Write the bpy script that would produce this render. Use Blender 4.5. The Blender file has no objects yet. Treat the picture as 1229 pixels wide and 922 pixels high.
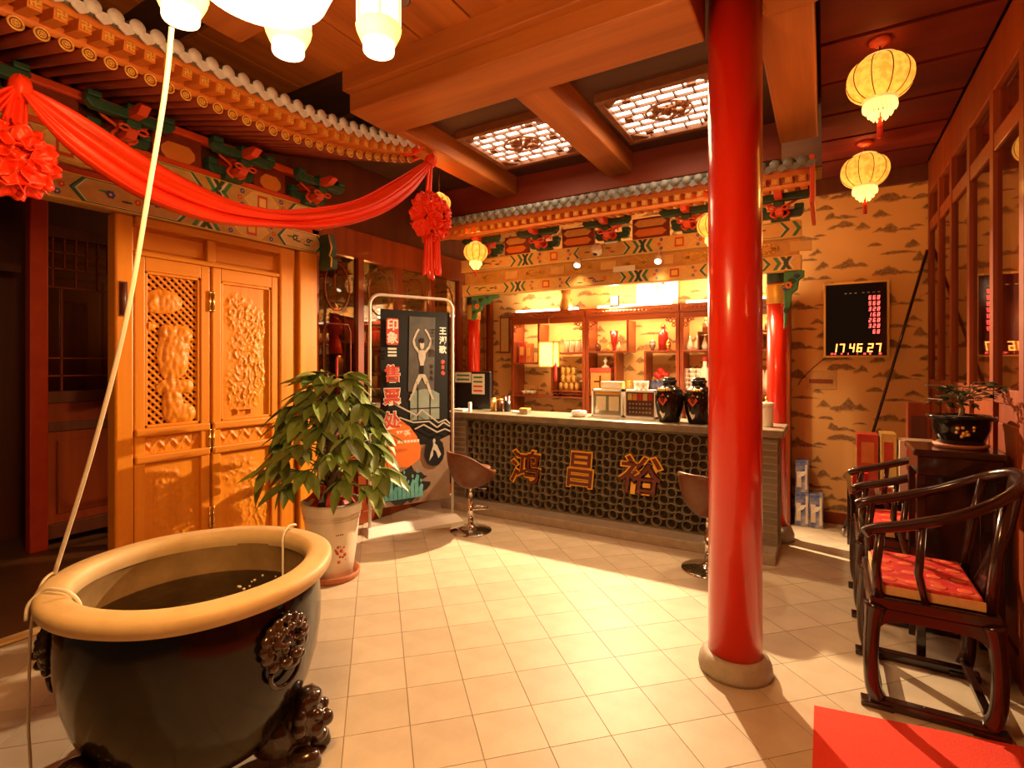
import bpy, math, random
from mathutils import Vector, Matrix, noise
R = math.radians
PI = math.pi
random.seed(7)
scene = bpy.context.scene
col = scene.collection

# ------------------------------------------------------------------ camera
FPX, CX, HY, EYE = 632.0, 614.5, 437.0, 1.55
YAW = math.atan(375 / FPX)
cam_data = bpy.data.cameras.new('camera')
cam_data.sensor_width = 36.0
cam_data.lens = 36.0 * FPX / 1229.0
cam_data.shift_y = (HY - 461.0) / 1229.0
cam_data.clip_start = 0.05
cam = bpy.data.objects.new('camera', cam_data)
cam.location = (0, 0, EYE)
cam.rotation_euler = (PI / 2, 0, YAW)
col.objects.link(cam)
scene.camera = cam
AX = (-math.sin(YAW), math.cos(YAW))
RX = (math.cos(YAW), math.sin(YAW))


def ray(x, y):
    k = (x - CX) / FPX
    return Vector((AX[0] + RX[0] * k, AX[1] + RX[1] * k, (HY - y) / FPX))


def onz(x, y, z=0.0):
    d = ray(x, y)
    return Vector((0, 0, EYE)) + d * ((z - EYE) / d.z)


def onx(x, y, v):
    d = ray(x, y)
    return Vector((0, 0, EYE)) + d * (v / d.x)


def ony(x, y, v):
    d = ray(x, y)
    return Vector((0, 0, EYE)) + d * (v / d.y)


# ------------------------------------------------------------------ world, exposure
world = bpy.data.worlds.new('world')
scene.world = world
world.use_nodes = True
wb = world.node_tree.nodes['Background']
wb.inputs[0].default_value = (1.0, 0.52, 0.24, 1)
wb.inputs[1].default_value = 0.07
scene.view_settings.view_transform = 'Standard'
scene.view_settings.look = 'None'
scene.view_settings.exposure = 0.3
scene.view_settings.gamma = 1.0
scene.view_settings.use_curve_mapping = False


def lamp(name, kind, loc, power, color, size=0.05, target=None, spot=None, blend=0.3, size_y=None):
    d = bpy.data.lights.new(name, kind)
    d.energy = power
    d.color = color
    if kind == 'AREA':
        d.shape = 'RECTANGLE'
        d.size = size
        d.size_y = size_y or size
    else:
        d.shadow_soft_size = size
    if kind == 'SPOT':
        d.spot_size = R(spot)
        d.spot_blend = blend
    o = bpy.data.objects.new(name, d)
    o.location = loc
    if target is not None:
        o.rotation_euler = (Vector(target) - Vector(loc)).to_track_quat('-Z', 'Y').to_euler()
    col.objects.link(o)
    return o


WARM = (1.0, 0.66, 0.33)
AMBER = (1.0, 0.5, 0.16)
REDDISH = (1.0, 0.26, 0.05)
# lamps lying on top of the wine cabinet throw the hard counter shadow on the floor
lamp('cabinet_top_lamp_light', 'SPOT', (-2.05, 5.70, 2.34), 950, (1.0, 0.69, 0.39), 0.03, target=(-1.5, 3.2, 0.0), spot=125, blend=0.35)
for lx in (-2.95, -1.85, -0.85):
    lamp('cabinet_wash_light', 'AREA', (lx, 5.80, 2.235), 12, WARM, 0.8, target=(lx, 5.93, 3.2), size_y=0.06)
# ceiling lattice panels
for lx in (-2.19, -0.98):
    lamp('lattice_panel_light', 'AREA', (lx, 3.87, 3.405), 8, (1.0, 0.62, 0.30), 0.62, target=(lx, 3.87, 0), size_y=0.6)
# chandelier
lamp('chandelier_light', 'POINT', (-1.10, 0.72, 2.30), 118, (1.0, 0.49, 0.14), 0.22)
# glow trapped under the eaves and beams round the counter
for lx in (-2.55, -1.45, -0.75):
    lamp('counter_down_light', 'SPOT', (lx, 4.93, 2.27), 50, WARM, 0.03, target=(lx, 5.05, 0.9), spot=120, blend=0.5)
for lx in (-2.9, -1.85, -0.8):
    lamp('shelf_strip_light', 'AREA', (lx, 5.74, 2.09), 15, WARM, 0.9, target=(lx, 5.82, 1.0), size_y=0.04)
lamp('shop_inside_light', 'POINT', (-4.3, 4.0, 2.4), 22, AMBER, 0.12)
# ------------------------------------------------------------------ mesh helpers
class MB:
    def __init__(self):
        self.v = []; self.f = []; self.m = []; self.s = []

    def add(self, vs, fs, mi=0, smooth=False):
        o = len(self.v)
        self.v += [tuple(p) for p in vs]
        for q in fs:
            self.f.append(tuple(i + o for i in q)); self.m.append(mi); self.s.append(smooth)
        return self

    def box(self, x0, x1, y0, y1, z0, z1, mi=0):
        vs = [(x, y, z) for x in (x0, x1) for y in (y0, y1) for z in (z0, z1)]
        return self.add(vs, [(0, 1, 3, 2), (4, 6, 7, 5), (0, 4, 5, 1), (2, 3, 7, 6), (0, 2, 6, 4), (1, 5, 7, 3)], mi)

    def obox(self, c, s, rot=None, mi=0):
        h = [k / 2 for k in s]
        c = Vector(c)
        vs = []
        for x in (-h[0], h[0]):
            for y in (-h[1], h[1]):
                for z in (-h[2], h[2]):
                    p = Vector((x, y, z))
                    if rot is not None: p = rot @ p
                    vs.append(c + p)
        return self.add(vs, [(0, 1, 3, 2), (4, 6, 7, 5), (0, 4, 5, 1), (2, 3, 7, 6), (0, 2, 6, 4), (1, 5, 7, 3)], mi)

    def beam(self, p0, p1, w, h, up=(0, 0, 1), mi=0):
        p0 = Vector(p0); p1 = Vector(p1)
        d = (p1 - p0); L = d.length; d.normalize()
        s = d.cross(Vector(up)); s.normalize(); u = s.cross(d)
        rot = Matrix((d, s, u)).transposed()
        return self.obox((p0 + p1) / 2, (L, w, h), rot, mi)

    def lathe(self, prof, c=(0, 0, 0), seg=24, mi=0, smooth=True, sx=1, sy=1, lobes=0, amp=0, rot=None, caps=True):
        c = Vector(c); vs = []; fs = []; n = len(prof)
        for j in range(seg):
            a = 2 * PI * j / seg
            k = 1 + (amp * abs(math.sin(lobes * a / 2)) if lobes else 0)
            for r, z in prof:
                p = Vector((r * k * sx * math.cos(a), r * k * sy * math.sin(a), z))
                if rot is not None: p = rot @ p
                vs.append(c + p)
        for j in range(seg):
            j2 = (j + 1) % seg
            for i in range(n - 1):
                fs.append((j * n + i, j2 * n + i, j2 * n + i + 1, j * n + i + 1))
        self.add(vs, fs, mi, smooth)
        for i, flip in ((0, True), (n - 1, False)):
            if caps and prof[i][0] > 1e-5:
                q = [len(self.v) - seg * n + j * n + i for j in range(seg)]
                if flip: q.reverse()
                self.f.append(tuple(q)); self.m.append(mi); self.s.append(False)
        return self

    def tube(self, pts, r, seg=10, mi=0, smooth=True, caps=True, flat=1.0):
        pts = [Vector(p) for p in pts]; n = len(pts)
        rs = r if isinstance(r, (list, tuple)) else [r] * n
        vs = []; fs = []
        t = (pts[1] - pts[0]).normalized()
        ref = Vector((0, 0, 1)) if abs(t.z) < 0.9 else Vector((1, 0, 0))
        nrm = t.cross(ref).normalized()
        for i in range(n):
            t = (pts[min(i + 1, n - 1)] - pts[max(i - 1, 0)]).normalized()
            nrm = (nrm - t * nrm.dot(t)).normalized()
            b = t.cross(nrm)
            for j in range(seg):
                a = 2 * PI * j / seg
                vs.append(pts[i] + nrm * (rs[i] * math.cos(a)) + b * (rs[i] * flat * math.sin(a)))
        for i in range(n - 1):
            for j in range(seg):
                j2 = (j + 1) % seg
                fs.append((i * seg + j, i * seg + j2, (i + 1) * seg + j2, (i + 1) * seg + j))
        o = len(self.v)
        self.add(vs, fs, mi, smooth)
        if caps:
            self.f.append(tuple(o + j for j in reversed(range(seg)))); self.m.append(mi); self.s.append(False)
            self.f.append(tuple(o + (n - 1) * seg + j for j in range(seg))); self.m.append(mi); self.s.append(False)
        return self

    def cyl(self, p0, p1, r, r2=None, seg=16, mi=0):
        return self.tube([p0, p1], [r, r if r2 is None else r2], seg, mi)

    def prism(self, poly, o, u, v, d, mi=0):
        o = Vector(o); u = Vector(u); v = Vector(v); w = u.cross(v).normalized() * d
        n = len(poly)
        vs = [o + u * a + v * b for a, b in poly] + [o + u * a + v * b + w for a, b in poly]
        fs = [tuple(reversed(range(n))), tuple(range(n, 2 * n))]
        fs += [(i, (i + 1) % n, n + (i + 1) % n, n + i) for i in range(n)]
        return self.add(vs, fs, mi)

    def poly(self, pts, mi=0):
        return self.add(pts, [tuple(range(len(pts)))], mi)

    def grid(self, fn, nu, nv, mi=0, smooth=True, keep=None):
        vs = [fn(i / (nu - 1), j / (nv - 1)) for i in range(nu) for j in range(nv)]
        fs = []
        for i in range(nu - 1):
            for j in range(nv - 1):
                if keep is None or keep((i + .5) / (nu - 1), (j + .5) / (nv - 1)):
                    fs.append((i * nv + j, (i + 1) * nv + j, (i + 1) * nv + j + 1, i * nv + j + 1))
        return self.add(vs, fs, mi, smooth)

    def ball(self, c, r, seg=12, rings=8, s=(1, 1, 1), mi=0, rot=None, fn=None):
        c = Vector(c); vs = []; fs = []
        for i in range(rings + 1):
            th = PI * i / rings
            for j in range(seg):
                a = 2 * PI * j / seg
                p = Vector((math.sin(th) * math.cos(a), math.sin(th) * math.sin(a), math.cos(th)))
                k = fn(p) if fn else 1
                p = Vector((p.x * s[0], p.y * s[1], p.z * s[2])) * (r * k)
                if rot is not None: p = rot @ p
                vs.append(c + p)
        for i in range(rings):
            for j in range(seg):
                j2 = (j + 1) % seg
                if i == 0: fs.append((j, seg + j, seg + j2))
                elif i == rings - 1: fs.append((i * seg + j, (i + 1) * seg + j, i * seg + j2))
                else: fs.append((i * seg + j, (i + 1) * seg + j, (i + 1) * seg + j2, i * seg + j2))
        return self.add(vs, fs, mi, True)

    def mesh(self, name, mats, off=(0, 0, 0)):
        me = bpy.data.meshes.new(name)
        ox, oy, oz = off
        me.from_pydata([(x - ox, y - oy, z - oz) for x, y, z in self.v], [], self.f)
        if not isinstance(mats, (list, tuple)): mats = [mats]
        for m in mats: me.materials.append(m)
        me.polygons.foreach_set('material_index', self.m)
        me.polygons.foreach_set('use_smooth', self.s)
        me.update()
        return me

    def build(self, name, mats, parent=None, bevel=0, solid=0, sub=0, kind=None, fuse=0):
        """link as ONE object; vertices are in world space, parents are pure translations"""
        o = bpy.data.objects.new(name, None)
        off = wpos(parent) if parent else Vector((0, 0, 0))
        if parent is None:
            xs = [p[0] for p in self.v]; ys = [p[1] for p in self.v]; zs = [p[2] for p in self.v]
            base = Vector(((min(xs) + max(xs)) / 2, (min(ys) + max(ys)) / 2, min(zs)))
            off = base
        me = self.mesh(name, mats, off)
        bpy.data.objects.remove(o)
        o = bpy.data.objects.new(name, me)
        col.objects.link(o)
        if parent: o.parent = parent
        else: o.location = off
        if solid:
            md = o.modifiers.new('solid', 'SOLIDIFY'); md.thickness = solid; md.offset = 0
        if bevel:
            md = o.modifiers.new('bevel', 'BEVEL'); md.width = bevel; md.segments = 2; md.limit_method = 'ANGLE'; md.angle_limit = R(40)
        if sub:
            md = o.modifiers.new('sub', 'SUBSURF'); md.levels = sub; md.render_levels = sub
        if fuse:
            md = o.modifiers.new('fuse', 'REMESH'); md.mode = 'VOXEL'; md.voxel_size = fuse; md.use_smooth_shade = True
            md = o.modifiers.new('soft', 'SMOOTH'); md.iterations = 2; md.factor = .5
        if kind: o['kind'] = kind
        return o


def wpos(o):
    p = Vector((0, 0, 0))
    while o is not None:
        p += o.location; o = o.parent
    return p


def tag(o, label, cat, group=None):
    o['label'] = label; o['category'] = cat
    if group: o['group'] = group
    return o


def struct(o):
    o['kind'] = 'structure'
    return o


def thing(name, label, cat, loc, group=None):
    o = bpy.data.objects.new(name, None)
    o.empty_display_size = 0.05
    o.location = loc
    col.objects.link(o)
    return tag(o, label, cat, group)


def piece(name, me, parent, loc, rot=None, scale=None):
    """shared-mesh part placed at a world position"""
    o = bpy.data.objects.new(name, me)
    col.objects.link(o)
    o.location = Vector(loc) - (wpos(parent) if parent else Vector((0, 0, 0)))
    if parent: o.parent = parent
    if rot is not None: o.rotation_euler = rot
    if scale is not None: o.scale = scale
    return o


def copy_tree(o, loc=None, rotz=None, label=None, parent=None, scale=None):
    c = o.copy(); col.objects.link(c)
    if parent is not None: c.parent = parent
    if loc is not None: c.location = loc
    if rotz is not None: c.rotation_euler = (0, 0, rotz)
    if scale is not None: c.scale = (scale,) * 3
    if label: c['label'] = label
    for ch in list(o.children): copy_tree(ch, parent=c)
    return c


def text_mb(s, size, depth=0.0, offset=0.0, shear=0.0, sx=1.0):
    """lettering in the XY plane, centred on the origin, as an MB"""
    cu = bpy.data.curves.new('lettering', 'FONT')
    cu.body = s; cu.size = size; cu.extrude = depth; cu.offset = offset; cu.shear = shear
    cu.align_x = 'CENTER'; cu.align_y = 'CENTER'; cu.resolution_u = 2
    o = bpy.data.objects.new('lettering', cu); col.objects.link(o)
    bpy.context.view_layer.update()
    dg = bpy.context.evaluated_depsgraph_get()
    me = bpy.data.meshes.new_from_object(o.evaluated_get(dg))
    mb = MB()
    mb.add([v.co.copy() for v in me.vertices], [tuple(p.vertices) for p in me.polygons])
    bpy.data.objects.remove(o); bpy.data.curves.remove(cu); bpy.data.meshes.remove(me)
    if mb.v:
        cx = (min(p[0] for p in mb.v) + max(p[0] for p in mb.v)) / 2
        cy = (min(p[1] for p in mb.v) + max(p[1] for p in mb.v)) / 2
        mb.v = [((x - cx) * sx, y - cy, z) for x, y, z in mb.v]
    return mb


def put(dst, src, o, u, v, mi=0, smooth=False):
    """lay the flat shape src (x,y,z) into dst with axes u, v and their normal"""
    o = Vector(o); u = Vector(u); v = Vector(v); w = u.cross(v).normalized()
    dst.add([o + u * x + v * y + w * z for x, y, z in src.v], src.f, mi, smooth)
    return dst


# ------------------------------------------------------------------ materials
def _nodes(name):
    m = bpy.data.materials.new(name); m.use_nodes = True
    nt = m.node_tree
    return m, nt, nt.nodes['Principled BSDF']


def mat(name, c, c2=None, rough=0.5, metal=0.0, scale=8.0, stretch=(1, 1, 1), bump=0.0, coat=0.0, detail=4.0,
        emit=None, strength=0.0, mid=0.5, spread=0.25, rvar=0.0, spec=0.5):
    m, nt, b = _nodes(name)
    b.inputs['Roughness'].default_value = rough
    b.inputs['Metallic'].default_value = metal
    b.inputs['Coat Weight'].default_value = coat
    b.inputs['Coat Roughness'].default_value = 0.08
    b.inputs['Specular IOR Level'].default_value = spec
    b.inputs['Base Color'].default_value = (*c, 1)
    if c2 is not None or bump:
        tc = nt.nodes.new('ShaderNodeTexCoord'); mp = nt.nodes.new('ShaderNodeMapping')
        mp.inputs['Scale'].default_value = stretch
        nz = nt.nodes.new('ShaderNodeTexNoise')
        nz.inputs['Scale'].default_value = scale; nz.inputs['Detail'].default_value = detail
        nz.inputs['Roughness'].default_value = 0.6
        nt.links.new(tc.outputs['Object'], mp.inputs[0]); nt.links.new(mp.outputs[0], nz.inputs['Vector'])
        if c2 is not None:
            rp = nt.nodes.new('ShaderNodeValToRGB')
            rp.color_ramp.elements[0].position = mid - spread; rp.color_ramp.elements[0].color = (*c, 1)
            rp.color_ramp.elements[1].position = mid + spread; rp.color_ramp.elements[1].color = (*c2, 1)
            nt.links.new(nz.outputs[0], rp.inputs[0]); nt.links.new(rp.outputs[0], b.inputs['Base Color'])
        if bump:
            bp = nt.nodes.new('ShaderNodeBump'); bp.inputs['Strength'].default_value = bump; bp.inputs['Distance'].default_value = 0.01
            nt.links.new(nz.outputs[0], bp.inputs['Height']); nt.links.new(bp.outputs[0], b.inputs['Normal'])
    if rvar:
        oi = nt.nodes.new('ShaderNodeObjectInfo'); hs = nt.nodes.new('ShaderNodeHueSaturation')
        mr = nt.nodes.new('ShaderNodeMapRange')
        mr.inputs['To Min'].default_value = 1 - rvar; mr.inputs['To Max'].default_value = 1 + rvar
        nt.links.new(oi.outputs['Random'], mr.inputs[0]); nt.links.new(mr.outputs[0], hs.inputs['Value'])
        lk = b.inputs['Base Color'].links
        if lk: nt.links.new(lk[0].from_socket, hs.inputs['Color'])
        else: hs.inputs['Color'].default_value = (*c, 1)
        nt.links.new(hs.outputs[0], b.inputs['Base Color'])
    if emit is not None:
        b.inputs['Emission Color'].default_value = (*emit, 1)
        b.inputs['Emission Strength'].default_value = strength
    return m


def glass(name, tint=(1, 1, 1), gloss=0.05, refl=(1, 1, 1), ior=1.5, base=0.0):
    m = bpy.data.materials.new(name); m.use_nodes = True
    nt = m.node_tree; nt.nodes.clear()
    out = nt.nodes.new('ShaderNodeOutputMaterial'); mix = nt.nodes.new('ShaderNodeMixShader')
    tr = nt.nodes.new('ShaderNodeBsdfTransparent'); gl = nt.nodes.new('ShaderNodeBsdfGlossy'); fr = nt.nodes.new('ShaderNodeFresnel')
    tr.inputs[0].default_value = (*tint, 1); gl.inputs[0].default_value = (*refl, 1); gl.inputs['Roughness'].default_value = gloss
    geo = nt.nodes.new('ShaderNodeNewGeometry'); mr = nt.nodes.new('ShaderNodeMapRange')   # same reflectance from both sides of a thin pane
    mr.inputs['To Min'].default_value = ior; mr.inputs['To Max'].default_value = 1 / ior
    nt.links.new(geo.outputs['Backfacing'], mr.inputs[0]); nt.links.new(mr.outputs[0], fr.inputs[0])
    ad = nt.nodes.new('ShaderNodeMath'); ad.operation = 'ADD'; ad.inputs[1].default_value = base; ad.use_clamp = True
    nt.links.new(fr.outputs[0], ad.inputs[0])
    nt.links.new(ad.outputs[0], mix.inputs[0]); nt.links.new(tr.outputs[0], mix.inputs[1]); nt.links.new(gl.outputs[0], mix.inputs[2])
    nt.links.new(mix.outputs[0], out.inputs[0])
    return m


V = (1, 1, 0.06)     # grain along z
GX = (0.06, 1, 1)    # grain along x
GY = (1, 0.06, 1)    # grain along y
M = {}
M['door'] = mat('honey_carved_wood', (0.62, 0.185, 0.005), (0.80, 0.31, 0.010), 0.45, scale=9, stretch=V, bump=0.08, spec=0.35)
M['door_h'] = mat('honey_wood_rail', (0.60, 0.175, 0.005), (0.78, 0.295, 0.010), 0.45, scale=9, stretch=GY, bump=0.08, spec=0.35)
M['beam_x'] = mat('old_beam_wood', (0.26, 0.062, 0.010), (0.58, 0.19, 0.032), 0.55, scale=6, stretch=GX, bump=0.25, detail=7)
M['beam_y'] = mat('old_cross_beam_wood', (0.28, 0.066, 0.010), (0.62, 0.20, 0.032), 0.55, scale=6, stretch=GY, bump=0.25, detail=7)
M['plank'] = mat('dark_ceiling_plank', (0.070, 0.006, 0.002), (0.14, 0.014, 0.003), 0.75, spec=0.15, scale=6, stretch=GX, bump=0.2, detail=6, rvar=0.2)
M['coffer'] = mat('dark_coffer_wood', (0.05, 0.018, 0.010), (0.11, 0.04, 0.018), 0.6, scale=6, stretch=GX, bump=0.15)
M['redwood'] = mat('red_brown_cabinet_wood', (0.17, 0.026, 0.006), (0.30, 0.06, 0.012), 0.35, scale=10, stretch=V, bump=0.06, coat=0.2)
M['redwood_x'] = mat('red_brown_shelf_wood', (0.17, 0.026, 0.006), (0.30, 0.06, 0.012), 0.35, scale=10, stretch=GX, bump=0.06, coat=0.2)
M['framewood'] = mat('brown_window_wood', (0.17, 0.024, 0.003), (0.29, 0.056, 0.006), 0.5, spec=0.25, scale=9, stretch=V, bump=0.06, coat=0.1)
M['darkwood'] = mat('dark_inner_wood', (0.07, 0.016, 0.008), (0.14, 0.035, 0.014), 0.45, scale=9, stretch=V, bump=0.06)
M['blackwood'] = mat('black_rosewood', (0.016, 0.006, 0.004), (0.045, 0.013, 0.008), 0.22, scale=12, stretch=GX, bump=0.03, coat=0.5)
M['red'] = mat('red_lacquer', (0.70, 0.016, 0.004), (0.78, 0.026, 0.005), 0.30, scale=5, stretch=V, bump=0.02, coat=0.6)
M['redpaint'] = mat('red_painted_wood', (0.58, 0.045, 0.010), (0.70, 0.075, 0.014), 0.45, scale=7, bump=0.05)
M['orangepaint'] = mat('orange_painted_wood', (0.62, 0.16, 0.02), (0.72, 0.24, 0.035), 0.45, scale=7, bump=0.05)
M['gold'] = mat('gold_paint', (0.80, 0.46, 0.07), (0.90, 0.58, 0.13), 0.35, metal=0.3, scale=20)
M['goldmetal'] = mat('gold_metal', (0.85, 0.52, 0.14), None, 0.25, metal=0.9)
M['green'] = mat('green_paint', (0.03, 0.17, 0.06), (0.06, 0.27, 0.11), 0.5, scale=20)
M['greendark'] = mat('dark_green_paint', (0.012, 0.045, 0.030), (0.03, 0.095, 0.055), 0.5, scale=14)
M['blue'] = mat('blue_paint', (0.04, 0.05, 0.25), (0.09, 0.10, 0.40), 0.5, scale=20)
M['cream'] = mat('cream_painted_board', (0.66, 0.40, 0.12), (0.78, 0.52, 0.19), 0.5, scale=14, detail=6)
M['ochre'] = mat('ochre_painted_board', (0.50, 0.25, 0.06), (0.66, 0.38, 0.11), 0.5, scale=14, detail=6)
M['darkred'] = mat('dark_red_beam_paint', (0.16, 0.018, 0.006), (0.26, 0.035, 0.010), 0.5, scale=7, stretch=GX, bump=0.1)
M['hollow'] = mat('brown_recess', (0.045, 0.030, 0.016), None, 0.85)
M['signgold'] = mat('bright_yellow_sign_edge', (0.95, 0.52, 0.03), None, 0.35)
M['signface'] = mat('dark_maroon_sign_face', (0.13, 0.012, 0.005), None, 0.35)
M['dark'] = mat('dark_recess', (0.012, 0.008, 0.006), None, 0.8)
M['stone'] = mat('warm_stone_tile', (0.47, 0.375, 0.255), (0.62, 0.52, 0.38), 0.5, scale=4, bump=0.05, detail=9, rvar=0.07, spec=0.3)
M['grout'] = mat('dark_grout', (0.31, 0.24, 0.15), (0.38, 0.30, 0.20), 0.8, scale=12)
M['pedestal'] = mat('column_base_stone', (0.34, 0.28, 0.20), (0.46, 0.39, 0.29), 0.6, scale=18, bump=0.15)
M['innerfloor'] = mat('inner_brown_floor', (0.13, 0.065, 0.03), (0.20, 0.10, 0.045), 0.4, scale=5)
M['brick'] = mat('grey_brick', (0.17, 0.15, 0.105), (0.27, 0.235, 0.165), 0.75, scale=20, bump=0.2, rvar=0.14)
M['mortar'] = mat('pale_mortar', (0.42, 0.36, 0.27), None, 0.85)
M['ringtile'] = mat('grey_clay_ring', (0.14, 0.115, 0.07), (0.235, 0.195, 0.12), 0.7, scale=16, bump=0.15, rvar=0.15)
M['slab'] = mat('grey_counter_slab', (0.15, 0.12, 0.08), (0.27, 0.22, 0.15), 0.3, scale=12, bump=0.05)
M['rooftile'] = mat('grey_roof_tile', (0.10, 0.10, 0.09), (0.19, 0.185, 0.165), 0.6, scale=14, bump=0.15, rvar=0.15)
M['whitetile'] = mat('silver_drip_tile', (0.55, 0.55, 0.62), (0.70, 0.70, 0.76), 0.4, scale=30, bump=0.2)
M['jar'] = mat('black_brown_glaze', (0.005, 0.0035, 0.0025), (0.014, 0.008, 0.005), 0.13, scale=4, bump=0.01, coat=0.0, spec=0.4)
M['jarlion'] = mat('dark_glazed_relief', (0.018, 0.009, 0.006), (0.06, 0.026, 0.012), 0.2, scale=18, coat=0.4)
M['jarrim'] = mat('sandy_unglazed_rim', (0.58, 0.42, 0.20), (0.70, 0.53, 0.28), 0.55, scale=10, bump=0.08)
M['jarinside'] = mat('ochre_inside_glaze', (0.20, 0.12, 0.045), (0.38, 0.25, 0.11), 0.35, scale=6, bump=0.05)
M['leaf'] = mat('pachira_leaf', (0.085, 0.15, 0.022), (0.26, 0.35, 0.085), 0.38, scale=7, rvar=0.4)
M['leafdark'] = mat('bonsai_leaf', (0.012, 0.035, 0.010), (0.035, 0.075, 0.02), 0.45, scale=10, rvar=0.3)
M['bark'] = mat('bark', (0.12, 0.075, 0.035), (0.22, 0.14, 0.07), 0.8, scale=20, bump=0.3)
M['soil'] = mat('soil', (0.03, 0.018, 0.010), (0.07, 0.04, 0.02), 0.95, scale=30, bump=0.5)
M['potwhite'] = mat('cream_ceramic', (0.72, 0.62, 0.50), (0.78, 0.69, 0.57), 0.4, scale=6, coat=0.2)
M['terracotta'] = mat('terracotta', (0.42, 0.13, 0.05), (0.5, 0.17, 0.07), 0.6, scale=20)
M['cloth'] = mat('red_silk', (0.80, 0.028, 0.003), (0.90, 0.050, 0.005), 0.45, scale=4, bump=0.05)
M['ribbon'] = mat('red_ribbon', (0.55, 0.02, 0.015), None, 0.5)
M['carpet'] = mat('red_carpet', (0.80, 0.040, 0.018), (0.88, 0.065, 0.028), 0.9, scale=120, bump=0.3)
M['cushion'] = mat('red_brocade', (0.50, 0.015, 0.015), (0.60, 0.10, 0.03), 0.5, scale=26, spread=0.06, mid=0.56)
M['brocade'] = mat('gold_brocade_edge', (0.62, 0.38, 0.14), (0.75, 0.50, 0.22), 0.55, scale=40)
M['leather'] = mat('brown_leather', (0.095, 0.025, 0.005), (0.15, 0.045, 0.010), 0.42, scale=25, bump=0.08)
M['chrome'] = mat('chrome', (0.75, 0.73, 0.70), None, 0.08, metal=1.0)
M['steel'] = mat('dull_steel', (0.45, 0.43, 0.40), None, 0.3, metal=0.9)
M['whitemetal'] = mat('white_powder_coat', (0.74, 0.68, 0.62), None, 0.4)
M['white'] = mat('white_plastic', (0.80, 0.76, 0.70), None, 0.4)
M['paper'] = mat('white_paper', (0.80, 0.76, 0.66), None, 0.7)
M['black'] = mat('black_plastic', (0.012, 0.012, 0.013), None, 0.35)
M['screen'] = mat('dark_gloss_screen', (0.008, 0.006, 0.006), None, 0.06, coat=0.6)
M['cord'] = mat('white_cord', (0.82, 0.76, 0.62), None, 0.5)
M['amberlabel'] = mat('amber_label', (0.75, 0.38, 0.06), (0.85, 0.5, 0.12), 0.35, scale=30)
M['goldcan'] = mat('gold_can', (0.80, 0.48, 0.10), (0.88, 0.6, 0.2), 0.3, metal=0.5, scale=30)
M['bottlewhite'] = mat('white_bottle', (0.82, 0.74, 0.62), None, 0.25, coat=0.4)
M['bottlered'] = mat('red_bottle', (0.45, 0.02, 0.015), None, 0.2, coat=0.5)
M['bottlebrown'] = mat('brown_bottle', (0.13, 0.035, 0.012), None, 0.12, coat=0.5)
M['boxblue'] = mat('blue_printed_box', (0.05, 0.09, 0.30), (0.42, 0.40, 0.46), 0.4, scale=9, detail=3, spread=0.12)
M['boxred'] = mat('red_printed_box', (0.50, 0.03, 0.02), (0.62, 0.10, 0.05), 0.45, scale=12)
M['boxcream'] = mat('cream_printed_box', (0.62, 0.50, 0.36), (0.76, 0.66, 0.52), 0.5, scale=10)
M['boxyellow'] = mat('yellow_printed_box', (0.65, 0.45, 0.08), (0.75, 0.58, 0.2), 0.5, scale=10)
M['boxorange'] = mat('orange_printed_box', (0.62, 0.20, 0.05), (0.75, 0.33, 0.10), 0.5, scale=10)
M['lattice'] = mat('lattice_bar_wood', (0.16, 0.05, 0.018), (0.26, 0.09, 0.03), 0.5, scale=12)
M['glass'] = glass('window_glass', (0.80, 0.66, 0.52), 0.02, (1, 1, 1), 1.5, 0.05)
M['clear'] = glass('clear_acrylic', (0.96, 0.93, 0.88), 0.02, (1, 1, 1), 1.35)
M['water'] = glass('water', (0.26, 0.19, 0.09), 0.02, (1, 1, 1), 1.33, 0.06)
_nt = M['water'].node_tree
_nz = _nt.nodes.new('ShaderNodeTexNoise'); _nz.inputs['Scale'].default_value = 9
_bp = _nt.nodes.new('ShaderNodeBump'); _bp.inputs['Strength'].default_value = 0.35; _bp.inputs['Distance'].default_value = 0.02
_tc = _nt.nodes.new('ShaderNodeTexCoord')
_nt.links.new(_tc.outputs['Object'], _nz.inputs['Vector']); _nt.links.new(_nz.outputs[0], _bp.inputs['Height'])
for _n in _nt.nodes:
    if _n.type in ('BSDF_GLOSSY', 'FRESNEL'): _nt.links.new(_bp.outputs[0], _n.inputs['Normal'])
M['lampwhite'] = mat('lit_white_shade', (0.9, 0.8, 0.6), None, 0.5, emit=(1.0, 0.80, 0.46), strength=2.6)
M['lampyellow'] = mat('lit_yellow_shade', (0.9, 0.7, 0.3), None, 0.5, emit=(1.0, 0.62, 0.16), strength=1.5)
M['glowgold'] = mat('glowing_gold_trim', (0.85, 0.55, 0.15), None, 0.35, metal=0.4, emit=(1.0, 0.62, 0.18), strength=0.6)  # no lamp itself: the lamplight on this trim is put in as glow
M['diffuser'] = mat('lit_ceiling_diffuser', (0.9, 0.85, 0.8), None, 0.5, emit=(1.0, 0.83, 0.58), strength=5.0)
M['spotlit'] = mat('lit_spot_lens', (0.9, 0.85, 0.8), None, 0.5, emit=(1.0, 0.86, 0.62), strength=5.0)
M['ledred'] = mat('lit_red_digit', (0.4, 0.02, 0.02), None, 0.5, emit=(1.0, 0.08, 0.06), strength=4.0)
M['ledorange'] = mat('lit_orange_digit', (0.5, 0.2, 0.05), None, 0.5, emit=(1.0, 0.27, 0.04), strength=4.5)


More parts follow.
